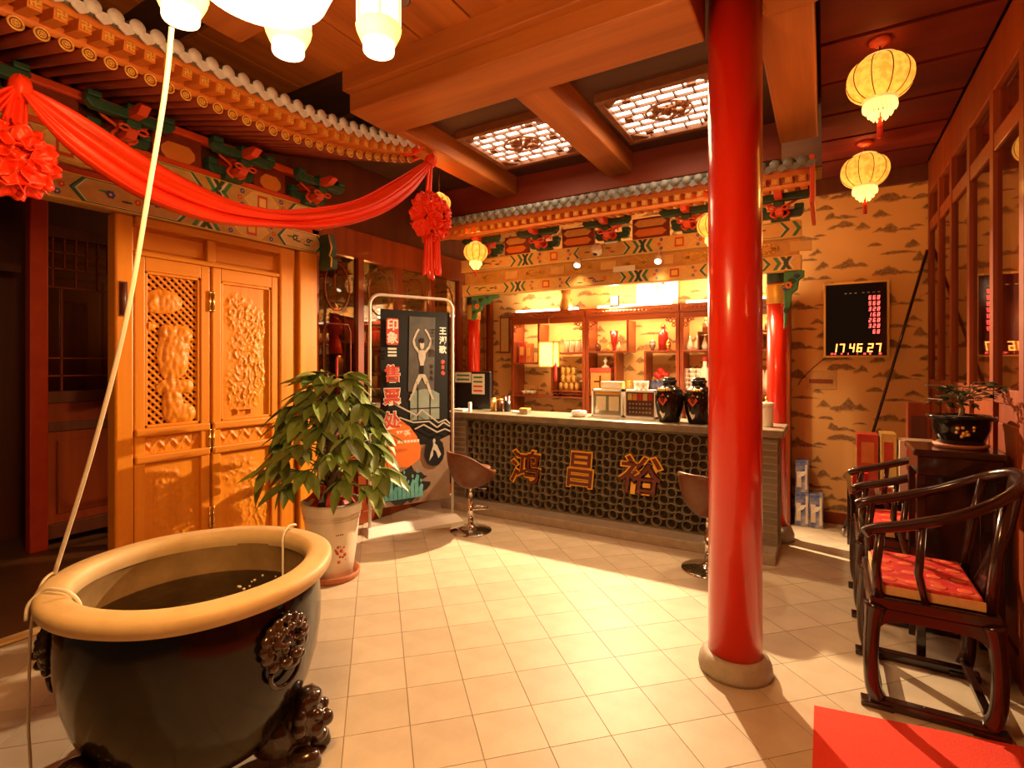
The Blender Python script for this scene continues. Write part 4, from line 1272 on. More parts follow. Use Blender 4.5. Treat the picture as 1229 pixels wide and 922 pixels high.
def cab(k, label):
    x0, x1 = bx[k], bx[k + 1]
    t = thing('wine_cabinet', label, 'cabinet', ((x0 + x1) / 2, KY + .14, 0), 'red brown wine cabinets')
    for x in (x0 + .022, x1 - .022):
        MB().box(x - .02, x + .02, KY, KY + .28, 0, 2.17).build('side_post', M['redwood'], t, bevel=.005)
    MB().box(x0 + .002, x1 - .002, KY - .012, KY + .28, 2.10, 2.19).build('cornice', M['redwood_x'], t, bevel=.008)
    MB().box(x0 + .04, x1 - .04, KY + .005, KY + .03, 2.04, 2.10).build('frieze', M['redwood_x'], t, bevel=.004)
    b = MB()
    for j in range(22):
        xx = x0 + .09 + (x1 - x0 - .18) * j / 21
        b.ball((xx, KY - .012, 2.145), .015, 7, 5, (1.3, .5, .8))
    b.build('carved_band', M['redwood_x'], t, kind='stuff')
    for sg, x in ((1, x0 + .042), (-1, x1 - .042)):
        q = MB()
        for j, (a, c, r_) in enumerate(((.02, -.03, .022), (.055, -.022, .018), (.022, -.075, .016), (.09, -.016, .012))):
            q.tube([(x + sg * a + r_ * math.cos(i * .7), KY + .01, 2.04 + c + r_ * math.sin(i * .7)) for i in range(10)], .006, 5)
        q.build('carved_corner', M['redwood'], t)
    # cupboards below, hidden behind the counter
    MB().box(x0 + .042, x1 - .042, KY + .02, KY + .28, 0, .86).build('cupboard', M['redwood'], t)
    MB().box(x0 + .05, (x0 + x1) / 2 - .005, KY, KY + .02, .04, .82).build('cupboard_door', M['redwood'], t, bevel=.004)
    MB().box((x0 + x1) / 2 + .005, x1 - .05, KY, KY + .02, .04, .82).build('cupboard_door', M['redwood'], t, bevel=.004)
    return t


def shelf(t, x0, x1, z, th=.022):
    MB().box(x0, x1, KY + .002, KY + .275, z - th, z).build('shelf', M['redwood_x'], t, bevel=.003)


def upright(t, x, z0, z1):
    MB().box(x - .012, x + .012, KY + .004, KY + .27, z0, z1).build('divider', M['redwood'], t, bevel=.003)


c1_ = cab(0, 'red brown cabinet bay holding gold cans and a small box lantern')
c2_ = cab(1, 'red brown middle cabinet bay with orange gift box and red vases')
c3_ = cab(2, 'red brown cabinet bay holding rows of white bottles')
# bay 1
xA = bx[0] + .042; xB = bx[1] - .042
xm, zl = S(646, 435); upright(c1_, xm, zl - .02, 2.04); shelf(c1_, xA, xm, zl)
xr, zr = S(662, 423); shelf(c1_, xr, xB, zr)
zc = S(650, 475)[1]; shelf(c1_, xA, xB, zc)
zd = S(680, 469)[1]; shelf(c1_, xr, xB, zd, .016); upright(c1_, xr, zc, S(660, 441)[1])
fr = MB()
for k in range(12):
    x = xr + .03 + (xB - xr - .06) * k / 11
    fr.obox((x, KY + .02, (zc + zd) / 2 - .006), (.05, .01, .008), Matrix.Rotation(R(40 if k % 2 else -40), 3, 'Y'))
fr.build('fret', M['redwood'], c1_, kind='stuff')
# bay 2
xC = bx[1] + .042; xD = bx[2] - .042
xv, z2 = S(753, 421); shelf(c2_, xC, xv, z2); upright(c2_, xv, z2 - .02, 2.04)
xw, z3 = S(774, 421); shelf(c2_, xw, xD, z3); upright(c2_, xw, 1.20, z3)
xu = S(738, 430)[0]; upright(c2_, xu, 1.20, z2 - .02); shelf(c2_, xC, xD, 1.20)
# bay 3
xE = bx[2] + .042; xF = bx[3] - .042
z4 = S(830, 420)[1]; shelf(c3_, xE, xF, z4); z5 = S(830, 470)[1]; shelf(c3_, xE, xF, z5); z6 = S(840, 398)[1]; shelf(c3_, xE + .14, xF, z6, .014)
MB().box(xE + .14, xE + .155, KY + .01, KY + .27, z4, z6 - .014).build('divider', M['redwood'], c3_)

CY = KY + .12
ORD = ['first', 'second', 'third', 'fourth', 'fifth', 'sixth', 'seventh', 'eighth', 'ninth', 'tenth']


def jar_obj(nm, prof, x, y, z, m, label, ct, group=None, seg=16, capm=None, cap=None):
    t = thing(nm, label, ct, (x, y, z), group)
    MB().lathe(prof, (x, y, z), seg).build('body', M[m], t)
    if cap: MB().lathe(cap, (x, y, z), seg).build('cap', M[capm], t)
    return t


def can(x, y, z, r_, h, m, label, group, nm='tea_canister', ct='canister', capm='gold'):
    return jar_obj(nm, [(0, 0), (r_, 0), (r_, h * .86), (r_ * .97, h * .88), (0, h * .88)], x, y, z, m, label, ct, group, 16, capm,
                   [(0, h * .88), (r_ * 1.02, h * .88), (r_ * 1.02, h * .97), (r_ * .9, h), (0, h)])


# bay 1 goods
for k in range(4):
    px = 680 + k * 7.2
    x, _ = S(px, 420, CY); can(x, CY, zr, .031, .155 if k < 3 else .11, 'bottlewhite', ORD[k] + ' white canister from the box lantern on the upper cabinet shelf', 'white canisters on the upper shelf')
for row in range(3):
    for k in range(4 if row == 0 else 3):
        px = 673.5 + k * 6.4 + (2.5 if row else 0)
        x, _ = S(px, 460, CY)
        can(x, CY, zd + row * .094, .029, .094, 'goldcan', ORD[k] + ' gold can from the divider in the ' + ('bottom', 'middle', 'top')[row] + ' row of the stack', 'stacked gold cans', 'gold_can', 'can', 'goldmetal')
x, _ = S(699, 460, CY)
can(x, CY, zd, .032, .12, 'bottlebrown', 'dark bottle standing beside the stacked gold cans', None, 'dark_bottle', 'bottle', 'bottlewhite')
for k, (px, w, h, m, lb) in enumerate(((628, .045, .26, 'boxred', 'tall red bottle box in the cabinet cubby, nearer the till'), (636, .04, .24, 'boxorange', 'tall orange bottle box in the cabinet cubby, nearer the lantern'))):
    x, _ = S(px, 430, CY)
    o = MB().box(x - w, x + w, CY - .04, CY + .04, zl, zl + h).build('bottle_box', M[m], bevel=.004)
    tag(o, lb, 'box')
    MB().box(x - w * .6, x + w * .6, CY - .043, CY - .04, zl + h * .35, zl + h * .75).build('label_panel', M['amberlabel'], o)
# box lantern hanging in front of bay 1
x0, z0 = S(650, 441, KY - .12); x1, z1 = S(668, 410, KY - .12); lyc = KY - .12
ln = thing('box_lantern', 'pale yellow square paper lantern hung at the cabinet front', 'lantern', ((x0 + x1) / 2, lyc, z0))
MB().box(x0 + .012, x1 - .012, lyc - .07, lyc + .07, z0 + .012, z1 - .012).build('paper_shade', M['lampyellow'], ln)
f = MB()
for xx in (x0, x1 - .014):
    for yy in (lyc - .08, lyc + .066): f.box(xx, xx + .014, yy, yy + .014, z0, z1)
for zz in (z0, z1 - .014): f.box(x0, x1, lyc - .08, lyc - .066, zz, zz + .014).box(x0, x1, lyc + .066, lyc + .08, zz, zz + .014).box(x0, x0 + .014, lyc - .08, lyc + .08, zz, zz + .014).box(x1 - .014, x1, lyc - .08, lyc + .08, zz, zz + .014)
f.build('frame', M['gold'], ln)
cxl = (x0 + x1) / 2
MB().tube([(cxl, lyc, z1), (cxl, lyc, 2.1), (cxl, KY - .005, 2.12)], .004, 6).build('hook_cord', M['gold'], ln)
xt, zt = S(669.5, 445, lyc)
MB().lathe([(.004, .10), (.012, .09), (.016, .05), (.018, -.05), (.02, -.12), (0, -.12)], (xt, lyc - .06, zt), 10).build('tassel', M['ribbon'], ln)
MB().tube([(x1 - .007, lyc - .07, z0), (xt, lyc - .06, zt + .09)], .003, 5).build('tassel_cord', M['ribbon'], ln)
# tray of white cups
x, _ = S(635, 475, CY)
tr = thing('glass_tray', 'clear glass tray holding white cups on the lower cabinet shelf', 'tray', (x, CY, zc))
b = MB().box(x - .10, x + .10, CY - .07, CY - .065, zc, zc + .11).box(x - .10, x + .10, CY + .065, CY + .07, zc, zc + .11).box(x - .10, x - .095, CY - .07, CY + .07, zc, zc + .11).box(x + .095, x + .10, CY - .07, CY + .07, zc, zc + .11).box(x - .10, x + .10, CY - .07, CY + .07, zc, zc + .005)
b.build('tray_walls', M['clear'], tr)
for k in range(6):
    xx = x - .06 + .06 * (k % 3); yy = CY - .03 + .06 * (k // 3)
    o = MB().lathe([(0, 0), (.016, 0), (.026, .045), (.024, .045), (.015, .006), (0, .006)], (xx, yy, zc + .006), 12).build('white_cup', M['bottlewhite'])
    tag(o, ('front row', 'back row')[k // 3] + ' white cup, ' + ORD[k % 3] + ' from the red bottle boxes, in the glass tray', 'cup', 'white cups in the glass tray')
# bay 2 goods
goods = [(718, z2, .034, .115, 'bottlebrown', 'brown squat jar on the upper middle shelf', 'jar'), (730, z2, .026, .075, 'amberlabel', 'small amber jar on the upper middle shelf', 'jar'),
         (743, z2, .022, .10, 'bottlewhite', 'small pale flask on the upper middle shelf', 'flask')]
for px, z, r_, h, m, lb, ct in goods:
    x, _ = S(px, 420, CY)
    jar_obj('squat_' + ct, [(0, 0), (r_ * .7, 0), (r_, h * .3), (r_, h * .55), (r_ * .5, h * .8), (r_ * .5, h * .9), (0, h * .9)], x, CY, z, m, lb, ct, None, 16, 'goldmetal', [(0, h * .9), (r_ * .55, h * .9), (r_ * .55, h), (0, h)])
x, _ = S(736, 420, CY)
jar_obj('red_vase', [(0, 0), (.022, 0), (.018, .03), (.035, .10), (.05, .235), (.044, .235), (.03, .11), (0, .05)], x, CY + .03, z2, 'bottlered', 'tall flaring red vase on the upper middle shelf', 'vase', None, 18)
for px, h, r_, m, lb in ((784, .13, .035, 'steel', 'silver cup with lid on the shelf beside the tall red bottle'), (803, .12, .028, 'goldmetal', 'gold cup with lid on the shelf beside the tall red bottle')):
    x, _ = S(px, 420, CY)
    t = thing('lidded_cup', lb, 'cup', (x, CY - .03, z3))
    MB().lathe([(0, 0), (r_ * .8, 0), (r_ * .5, h * .15), (r_, h * .35), (r_, h * .7), (0, h * .7)], (x, CY - .03, z3), 16).build('body', M[m], t)
    MB().lathe([(0, h * .7), (r_ * 1.05, h * .7), (r_ * .6, h * .85), (r_ * .15, h * .9), (r_ * .2, h), (0, h)], (x, CY - .03, z3), 16).build('lid', M[m], t)
x, _ = S(796, 420, CY + .06)
jar_obj('red_bottle', [(0, 0), (.05, 0), (.055, .14), (.05, .2), (.02, .23), (.02, .26), (0, .26)], x, CY + .06, z3, 'bottlered', 'tall red bottle between two lidded cups', 'bottle', None, 18, 'goldmetal', [(0, .26), (.024, .26), (.024, .29), (0, .29)])
x0, _ = S(712, 455, CY); x1, _ = S(736, 455, CY)
gb = MB().box(x0, x1, CY - .09, CY + .1, 1.20, 1.50).build('gift_box', M['boxorange'], bevel=.006); tag(gb, 'large orange gift box in the middle cabinet bay', 'gift box')
MB().box(x0 - .004, x1 + .004, CY - .094, CY + .104, 1.45, 1.505).build('lid', M['boxred'], gb, bevel=.004)
ch = text_mb('十', .16, .002, .004)
e = MB(); put(e, ch, ((x0 + x1) / 2, CY - .093, 1.34), (1, 0, 0), (0, 0, 1)); e.build('printed_mark', M['bottlebrown'], gb)
xo = (x0 + x1) / 2
o = MB().lathe([(0, 0), (.05, 0), (.045, .015), (.012, .03), (.012, .06), (.03, .075), (.012, .11), (.004, .13), (0, .13)], (xo + .03, CY, 1.507), 14).build('finial_ornament', M['bottlewhite'])
tag(o, 'small white pointed ornament on the orange gift box', 'ornament')
# acrylic box with red flowers
x0, z0 = S(784, 455, CY); x1, z1 = S(803, 437, CY)
ab = thing('acrylic_box', 'clear acrylic box of red flowers on blue cans', 'display box', ((x0 + x1) / 2, CY, z0))
MB().box(x0, x1, CY - .08, CY + .08, z0, z1).build('clear_case', M['clear'], ab)
for k, (dx, dz) in enumerate(((-.04, .05), (.03, .06), (0, .09), (.06, .04), (-.02, .035))):
    MB().ball(((x0 + x1) / 2 + dx, CY - .02, z0 + dz), .036, 12, 8, fn=lambda p: 1 + .2 * math.sin(8 * math.atan2(p.z, p.x))).build('red_flower', M['ribbon'], ab)
for k in range(4):
    x, _ = S(784 + k * 6.2, 460, CY)
    can(x, CY, 1.201, .03, z0 - 1.203, 'boxblue', ORD[k] + ' blue printed can from the divider under the flower box', 'blue printed cans', 'blue_can', 'can', 'steel')
for k in range(2):
    x, _ = S(755 + k * 8, 460, CY)
    can(x, CY, 1.201, .032, .16, 'amberlabel', ('amber canister nearer the orange gift box', 'amber canister nearer the blue cans')[k] + ' in the middle bay', 'amber canisters', 'tea_canister', 'canister', 'gold')
# bay 3 goods
for k in range(9):
    x = xE + .20 + k * .085
    if x > xF - .05: break
    jar_obj('wine_bottle', [(0, 0), (.032, 0), (.032, .07), (.014, .10), (.013, .13), (0, .13)], x, CY, z6, 'bottlebrown', ORD[k] + ' small brown bottle from the divider on the highest shelf', 'bottle', 'brown bottles on the high shelf', 12, 'gold', [(0, .13), (.015, .13), (.015, .15), (0, .15)])
for k in range(10):
    x = xE + .05 + k * .075
    if x > xF - .05: break
    jar_obj('white_bottle', [(0, 0), (.030, 0), (.033, .04), (.02, .085), (.008, .12), (.007, .15), (0, .15)], x, CY - .05 + .0 * k, z4, 'bottlewhite', ORD[k] + ' white teardrop bottle from the cabinet post, in the bottle row', 'bottle', 'white teardrop bottles', 14)
for c in range(3):
    for k in range(5):
        x, _ = S(823 + c * 8.3, 460, CY)
        o = MB().lathe([(0, 0), (.026, 0), (.036, .04), (.036, .052), (.033, .052), (.024, .006), (0, .006)], (x, CY, z5 + k * .047), 14).build('paper_cup', M['bottlewhite'])
        tag(o, ORD[4 - k] + ' cup from the top of the ' + ('nested stack by the cabinet post', 'middle nested stack', 'nested stack by the porcelain bottle')[c], 'cup', 'nested white cups')
x, _ = S(846, 460, CY - .03)
jar_obj('porcelain_bottle', [(0, 0), (.04, 0), (.05, .1), (.045, .22), (.02, .27), (.02, .32), (0, .32)], x, CY - .03, z5, 'bottlewhite', 'tall white porcelain bottle beside the nested cups', 'bottle', None, 18, 'ribbon', [(0, .32), (.024, .32), (.022, .36), (0, .36)])
for k in range(3):
    x, _ = S(915 + k * 6, 460, CY)
    if x < xF - .05:
        jar_obj('white_bottle', [(0, 0), (.04, 0), (.045, .1), (.02, .19), (.012, .23), (0, .23)], x, CY, z5, 'bottlewhite', ORD[k] + ' white bottle behind the kitchen roll on the lower shelf', 'bottle', 'white bottles beyond the column', 14)
# on top of the cabinets
x, z = S(679, 372, CY)
jar_obj('glass_vase', [(0, 0), (.07, 0), (.085, .06), (.06, .13), (.05, .19), (.065, .25), (.06, .25), (.045, .19), (.055, .13), (0, .02)], x, CY, 2.191, 'ochre', 'ochre vase standing on top of the cabinets', 'vase', None, 20)
x0, z0 = S(764, 366, BY - .02); x1, z1 = S(814, 337, BY - .02)
pn = MB().box(x0, x1, BY - .025, BY - .012, 2.191, z1).build('calligraphy_board', M['paper']); tag(pn, 'white board with a grey brush stroke standing on the cabinets', 'board')
cxp = (x0 + x1) / 2; czp = (2.19 + z1) / 2 + .06
MB().tube([(cxp - .09, BY - .027, czp + .06), (cxp - .02, BY - .027, czp + .08), (cxp + .01, BY - .027, czp + .03), (cxp - .01, BY - .027, czp - .06), (cxp - .06, BY - .027, czp - .07)], [.004, .01, .012, .012, .003], 6, flat=.3).build('brush_stroke', M['steel'], pn)
MB().ball((cxp + .07, BY - .027, czp + .06), .018, 10, 6, (1, .2, 1)).build('ink_dot', M['steel'], pn)
for k, lx in enumerate((-2.95, -1.85, -0.85)):
    o = MB().box(lx - .42, lx + .42, KY + .075, KY + .125, 2.191, 2.225).build('light_bar', M['spotlit'])
    tag(o, 'lit white light bar on top of the ' + ('canisters bay', 'middle cabinet bay', 'white bottle bay')[k], 'light', 'light bars on the cabinets')
fl = thing('floodlight', 'small floodlight clamped to the top of the middle cabinet', 'lamp', (-2.05, KY + .03, 2.191))
MB().box(-2.10, -2.0, KY + .03, KY + .07, 2.215, 2.33).build('housing', M['black'], fl, bevel=.006)
MB().box(-2.09, -2.01, KY + .026, KY + .03, 2.225, 2.32).build('lens', M['spotlit'], fl)
MB().box(-2.12, -1.98, KY + .03, KY + .06, 2.191, 2.215).build('foot', M['black'], fl)
# picture frame at the end of the cabinet
a = ony(600, 424, BY - .02); b = ony(612, 380, BY - .02)
pf = thing('picture_frame', 'narrow dark picture frame on the wallpaper beside the cabinet', 'picture', ((a.x + b.x) / 2, BY - .01, a.z))
MB().box(a.x, b.x, BY - .025, BY, a.z, b.z).build('frame', M['redwood'], pf, bevel=.004)
MB().box(a.x + .02, b.x - .02, BY - .028, BY - .024, a.z + .02, b.z - .02).build('picture_sheet', M['cream'], pf)
# ------------------------------------------------------------------ things on the counter
TZ = 1.03


def wine_jar(px, label):
    p = ony(px, 500, 4.80)
    t = thing('wine_jar', label, 'jar', (p.x, 4.80, TZ), 'black glazed wine jars')
    prof = [(0, 0), (.085, 0), (.092, .01), (.112, .08), (.125, .17), (.128, .23), (.115, .285), (.08, .315), (.062, .325), (.058, .35), (.066, .362), (.07, .372), (.06, .38), (0, .38)]
    MB().lathe(prof, (p.x, 4.80, TZ), 32).build('body', M['jar'], t)
    MB().lathe([(.05, .38), (.056, .385), (.05, .40), (0, .405)], (p.x, 4.80, TZ), 24).build('stopper', M['jar'], t)
    d = Vector((-p.x * 0 - .25, -1, 0)).normalized(); side = Vector((-d.y, d.x, 0))
    rl = MB()
    for (poly, zc, sc, m, nm, r_) in (([(0, .055), (.045, 0), (0, -.055), (-.045, 0)], .205, 1, 'boxred', 'diamond_label', .129), ([(-.02, .02), (.02, .045), (.035, .0), (.01, -.05), (-.01, -.03)], .09, 1, 'bottlewhite', 'white_label', .116)):
        b = MB()
        c = Vector((p.x, 4.80, TZ + zc)) + d * (r_ - .004)
        b.prism(poly, c, -side, (0, 0, 1), .008)
        b.build(nm, M[m], t)
    b = MB(); b.prism([(0, .026), (.02, 0), (0, -.026), (-.02, 0)], Vector((p.x, 4.80, TZ + .205)) + d * .130, -side, (0, 0, 1), .004); b.build('label_mark', M['signface'], t)
    q = MB()
    for k in range(6):
        a = -.5 + k * .2
        v = Vector((math.cos(a) * d.x - math.sin(a) * d.y, math.sin(a) * d.x + math.cos(a) * d.y, 0))
        q.ball(Vector((p.x, 4.80, TZ + .292)) + v * .108, .012, 8, 6, (1, 1, 1.2))
    q.build('shoulder_studs', M['goldmetal'], t, kind='stuff')


wine_jar(803.5, 'black glazed wine jar with red diamond beside the acrylic boxes')
wine_jar(839, 'black glazed wine jar with red diamond, next to the tall red column')
p0 = ony(705, 500, 4.97)


def display(px0, px1, py0, py1, label, kind):
    y = 4.95
    a = ony(px0, py1, y); b = ony(px1, py0, y)
    t = thing('display_box', label, 'display box', ((a.x + b.x) / 2, y + .06, TZ))
    z1 = TZ + .27
    f = MB()
    for q in ((a.x, a.x + .016, TZ, z1), (b.x - .016, b.x, TZ, z1), (a.x, b.x, TZ, TZ + .016), (a.x, b.x, z1 - .02, z1)): f.box(q[0], q[1], y, y + .12, q[2], q[3])
    f.build('white_frame', M['white'], t)
    MB().box(a.x + .016, b.x - .016, y + .03, y + .035, TZ + .016, z1 - .02).build('inner_panel', M['steel' if kind == 0 else 'darkwood'], t)
    MB().box(a.x + .016, b.x - .016, y + .008, y + .011, TZ + .016, z1 - .02).build('front_pane', M['clear'], t)
    w = b.x - a.x
    if kind == 0:
        for k in (0, 1):
            xa = a.x + w * (.12 + .42 * k)
            MB().box(xa, xa + w * .32, y + .024, y + .029, TZ + .06, TZ + .20).build('blank_card', M['paper'], t)
        MB().box(a.x + .03, b.x - .03, y + .024, y + .029, TZ + .215, TZ + .24).build('title_strip', M['amberlabel'], t)
    else:
        for k, m in enumerate(('boxyellow', 'boxorange', 'ribbon', 'boxyellow', 'ribbon')):
            MB().box(a.x + .03 + k * (w - .06) / 5, a.x + .022 + (k + 1) * (w - .06) / 5, y + .022, y + .029, TZ + .17, TZ + .235).build('colour_pack', M[m], t)
        b_ = MB()
        for r in range(3):
            for k in range(7):
                b_.box(a.x + .04 + k * (w - .08) / 7, a.x + .026 + (k + 1) * (w - .08) / 7, y + .026, y + .029, TZ + .045 + r * .04, TZ + .065 + r * .04)
        b_.build('printed_lines', M['steel'], t, kind='stuff')


display(710, 747, 466, 500, 'white framed display box with two blank cards on the counter', 0)
display(749, 787, 466, 502, 'white framed display box with coloured packs next to the wine jars', 1)
a = ony(722, 466, 5.0); b = ony(748, 457, 5.0)
o = MB().box(a.x, b.x, 4.97, 5.06, TZ + .271, TZ + .345).build('yellow_carton', M['boxyellow'], bevel=.005); tag(o, 'yellow carton lying on the display box with blank cards', 'carton')
MB().box(a.x + .02, b.x - .02, 4.967, 4.97, TZ + .285, TZ + .33).build('label_panel', M['paper'], o)
for k in range(3):
    p = ony(764 + k * 5.5, 466, 5.0)
    o = MB().lathe([(0, 0), (.018, 0), (.028, .05), (.03, .085), (.027, .085), (.016, .006), (0, .006)], (p.x, 5.01, TZ + .271), 14).build('white_cup', M['bottlewhite'])
    tag(o, ORD[k] + ' white cup from the yellow carton on the display box', 'cup', 'white cups on the display box')

# till monitor with notices
p = ony(567, 497, 5.02)
mo = thing('till_monitor', 'black till monitor with paper notices stuck on its back', 'monitor', (p.x, 5.05, TZ))
a = ony(546, 489, 5.0); b = ony(588, 446, 5.0)
MB().box(a.x, b.x, 5.0, 5.045, a.z, b.z).build('housing', M['black'], mo, bevel=.008)
MB().box(a.x + .012, b.x - .012, 5.045, 5.048, a.z + .012, b.z - .012).build('screen', M['screen'], mo)
MB().box(p.x - .03, p.x + .03, 5.03, 5.07, TZ + .01, a.z + .05).build('stem', M['black'], mo)
MB().box(p.x - .12, p.x + .12, 4.97, 5.12, TZ, TZ + .012).build('foot', M['black'], mo)
for (x0, y0, x1, y1, ms) in ((546, 447, 565, 459, ('green', 'green')), (566, 449, 581, 473, ('green', 'green', 'redpaint', 'redpaint'))):
    a_ = ony(x0, y1, 4.99); b_ = ony(x1, y0, 4.99)
    nt = MB().box(a_.x, b_.x, 4.994, 4.999, a_.z, b_.z).build('paper_notice', M['paper'], mo)
    n_ = len(ms)
    for k, m in enumerate(ms):
        zc = b_.z - (b_.z - a_.z) * (k + .75) / (n_ + .5)
        MB().box(a_.x + .025, b_.x - .025, 4.992, 4.994, zc - .010, zc + .010).build('printed_line', M[m], nt)
for k, (px, r_, h, m, lb) in enumerate(((592, .03, .13, 'goldcan', 'gold can beside the till monitor'), (600, .038, .12, 'bottlebrown', 'dark canister between gold can and pen holder on the counter'), (609, .036, .12, 'black', 'black pen holder on the counter beside the dark canister'))):
    p = ony(px, 497, 4.92)
    t = thing('counter_canister', lb, 'canister', (p.x, 4.92, TZ))
    MB().lathe([(0, 0), (r_, 0), (r_, h), (r_ * .9, h), (r_ * .88, .01), (0, .01)], (p.x, 4.92, TZ), 18).build('body', M[m], t)
    if k < 2: MB().lathe([(0, h), (r_ * 1.03, h), (r_ * 1.03, h + .015), (0, h + .018)], (p.x, 4.92, TZ), 18).build('lid', M['goldmetal'], t)
    else:
        for j in range(4): MB().cyl((p.x + .012 * math.cos(j * 1.6), 4.92 + .012 * math.sin(j * 1.6), TZ + .012), (p.x + .026 * math.cos(j * 1.6), 4.92 + .026 * math.sin(j * 1.6), TZ + .17), .004, seg=8).build('pen', M[('white', 'ribbon', 'steel', 'blue')[j]], t)
p = ony(553, 498, 4.80)
o = MB().box(p.x - .07, p.x + .07, 4.74, 4.86, TZ, TZ + .018).build('paper_pad', M['paper'], bevel=.003); tag(o, 'white paper pad lying by the till monitor', 'pad')
p = ony(564, 499, 4.75)
o = MB().box(p.x - .016, p.x + .016, 4.735, 4.765, TZ, TZ + .10).build('card_stand', M['white'], bevel=.003); tag(o, 'small white upright card stand before the till monitor', 'stand')
p = ony(630, 500, 4.78)
o = MB().box(p.x - .05, p.x + .05, 4.74, 4.82, TZ, TZ + .045).build('card_box', M['steel'], bevel=.004); tag(o, 'little grey card box on the counter', 'box')
MB().box(p.x - .05, p.x + .05, 4.74, 4.82, TZ + .045, TZ + .06).build('cards', M['amberlabel'], o)
p = ony(621, 500, 4.84)
o = MB().grid(lambda u, v: (p.x - .05 + .1 * u, 4.80 + .08 * v, TZ + .012 + .012 * math.sin(u * 7) * math.sin(v * 5)), 8, 8).build('crumpled_napkin', M['paper'], solid=.004); tag(o, 'white crumpled napkin beside the grey card box', 'napkin')
p = ony(693, 502, 4.76)
t = thing('ash_tray', 'low round white dish on the counter near the display boxes', 'dish', (p.x, 4.80, TZ))
MB().lathe([(0, 0), (.06, 0), (.072, .02), (.075, .05), (.066, .052), (.06, .02), (0, .012)], (p.x, 4.80, TZ), 24).build('bowl', M['white'], t)
MB().lathe([(0, .052), (.07, .052), (.07, .06), (.02, .066), (0, .066)], (p.x, 4.80, TZ), 24).build('lid', M['white'], t)
p = ony(919, 512, 4.80)
t = thing('paper_roll', 'white kitchen roll standing at the end of the counter', 'roll', (p.x, 4.85, TZ))
MB().lathe([(.015, 0), (.05, 0), (.052, .005), (.052, .165), (.05, .17), (.015, .17)], (p.x, 4.85, TZ), 24).build('roll', M['paper'], t)
MB().lathe([(.0, .17), (.06, .17), (.06, .195), (.05, .2), (0, .2)], (p.x, 4.85, TZ), 24).build('lid', M['white'], t)
MB().lathe([(.006, .2), (.012, .22), (.004, .25), (0, .25)], (p.x, 4.85, TZ), 10).build('knob', M['goldmetal'], t)
# ------------------------------------------------------------------ tall red column
cp = onz(882, 803)
tc_ = thing('tall_red_column', 'tall thick red lacquered column on a round stone base', 'column', (cp.x, cp.y, 0))
MB().lathe([(.172, 0), (.176, .02), (.172, .05), (.158, .08), (.138, .095)], (cp.x, cp.y, 0), 40).build('stone_base', M['pedestal'], tc_)
MB().cyl((cp.x, cp.y, .09), (cp.x, cp.y, 3.50), .128, seg=48).build('shaft', M['red'], tc_)

# ------------------------------------------------------------------ round palace lanterns


def lantern(top, r, z_ceiling, label, drop=0.0, power=7):
    """ribbed round lantern; top = point where the cord meets the upper cap"""
    x, y, zt = top
    t = thing('round_lantern', label, 'lantern', (x, y, zt - 2.6 * r), 'round yellow lanterns')
    h = r * 1.50
    zc = zt - .10 * r - h / 2
    prof = []
    for k in range(13):
        a = PI * (k / 12) * .76 + PI * .12
        prof.append((r * math.sin(a) ** .8, zc + h / 2 * math.cos(a) / math.cos(PI * .12)))
    prof = [(a, b) for a, b in reversed(prof)]
    MB().lathe(prof, (x, y, 0), 40, lobes=10, amp=.06).build('gauze_shade', M['lantern'], t)
    w = MB()
    for k in range(10):
        a = 2 * PI * k / 10
        w.tube([(x + (q + .002) * math.cos(a), y + (q + .002) * math.sin(a), z) for q, z in prof], .0028, 5)
    w.build('wire_ribs', M['redwood'], t, kind='stuff')
    MB().lathe([(r * .45, zt - .12 * r), (r * .52, zt - .06 * r), (r * .40, zt), (0, zt + .02)], (x, y, 0), 24).build('top_cap', M['glowgold'], t)
    zb = zc - h / 2
    MB().lathe([(r * .50, zb + .06 * r), (r * .56, zb), (r * .50, zb - .08 * r), (0, zb - .08 * r)], (x, y, 0), 24).build('bottom_cap', M['glowgold'], t)
    fr = MB()
    for tier, (rr_, z0, ln, n_) in enumerate(((.50, zb - .06 * r, .34, 22), (.36, zb - .30 * r, .26, 16), (.22, zb - .46 * r, .22, 10))):
        for k in range(n_):
            a = 2 * PI * k / n_
            fr.ball((x + r * rr_ * math.cos(a), y + r * rr_ * math.sin(a), z0 - ln * r / 2), r * .05, 6, 4, (1, 1, 3.2))
    fr.build('bead_fringe', M['lampyellow'], t, kind='stuff')
    MB().lathe([(.0, zb - .4 * r), (r * .06, zb - .45 * r), (r * .10, zb - .62 * r), (r * .05, zb - .72 * r), (r * .09, zb - .85 * r), (r * .10, zb - 1.35 * r), (0, zb - 1.35 * r)], (x, y, 0), 12).build('tassel', M['ribbon'], t)
    if z_ceiling:
        MB().tube([(x, y, zt), (x, y, z_ceiling - .02)], .005, 6).build('cord', M['blackwood'], t)
        MB().lathe([(r * .34, z_ceiling), (r * .34, z_ceiling - .015), (r * .2, z_ceiling - .03), (0, z_ceiling - .035)], (x, y, 0), 20).build('ceiling_rose', M['redpaint'], t)
    if power:
        lamp('lantern_light', 'POINT', (x, y, zb - 1.0 * r), power, (1.0, .40, .08), r * .5)
        lamp('lantern_glow', 'POINT', (x, y, zt + .12 * r + .05), power * .55, (1.0, .22, .03), .05)
    return t


def hung(px, py_top, py_bot, y, r_px=None):
    a = ony(px, py_top, y)
    t = a.x * AX[0] + a.y * AX[1]
    return a, t


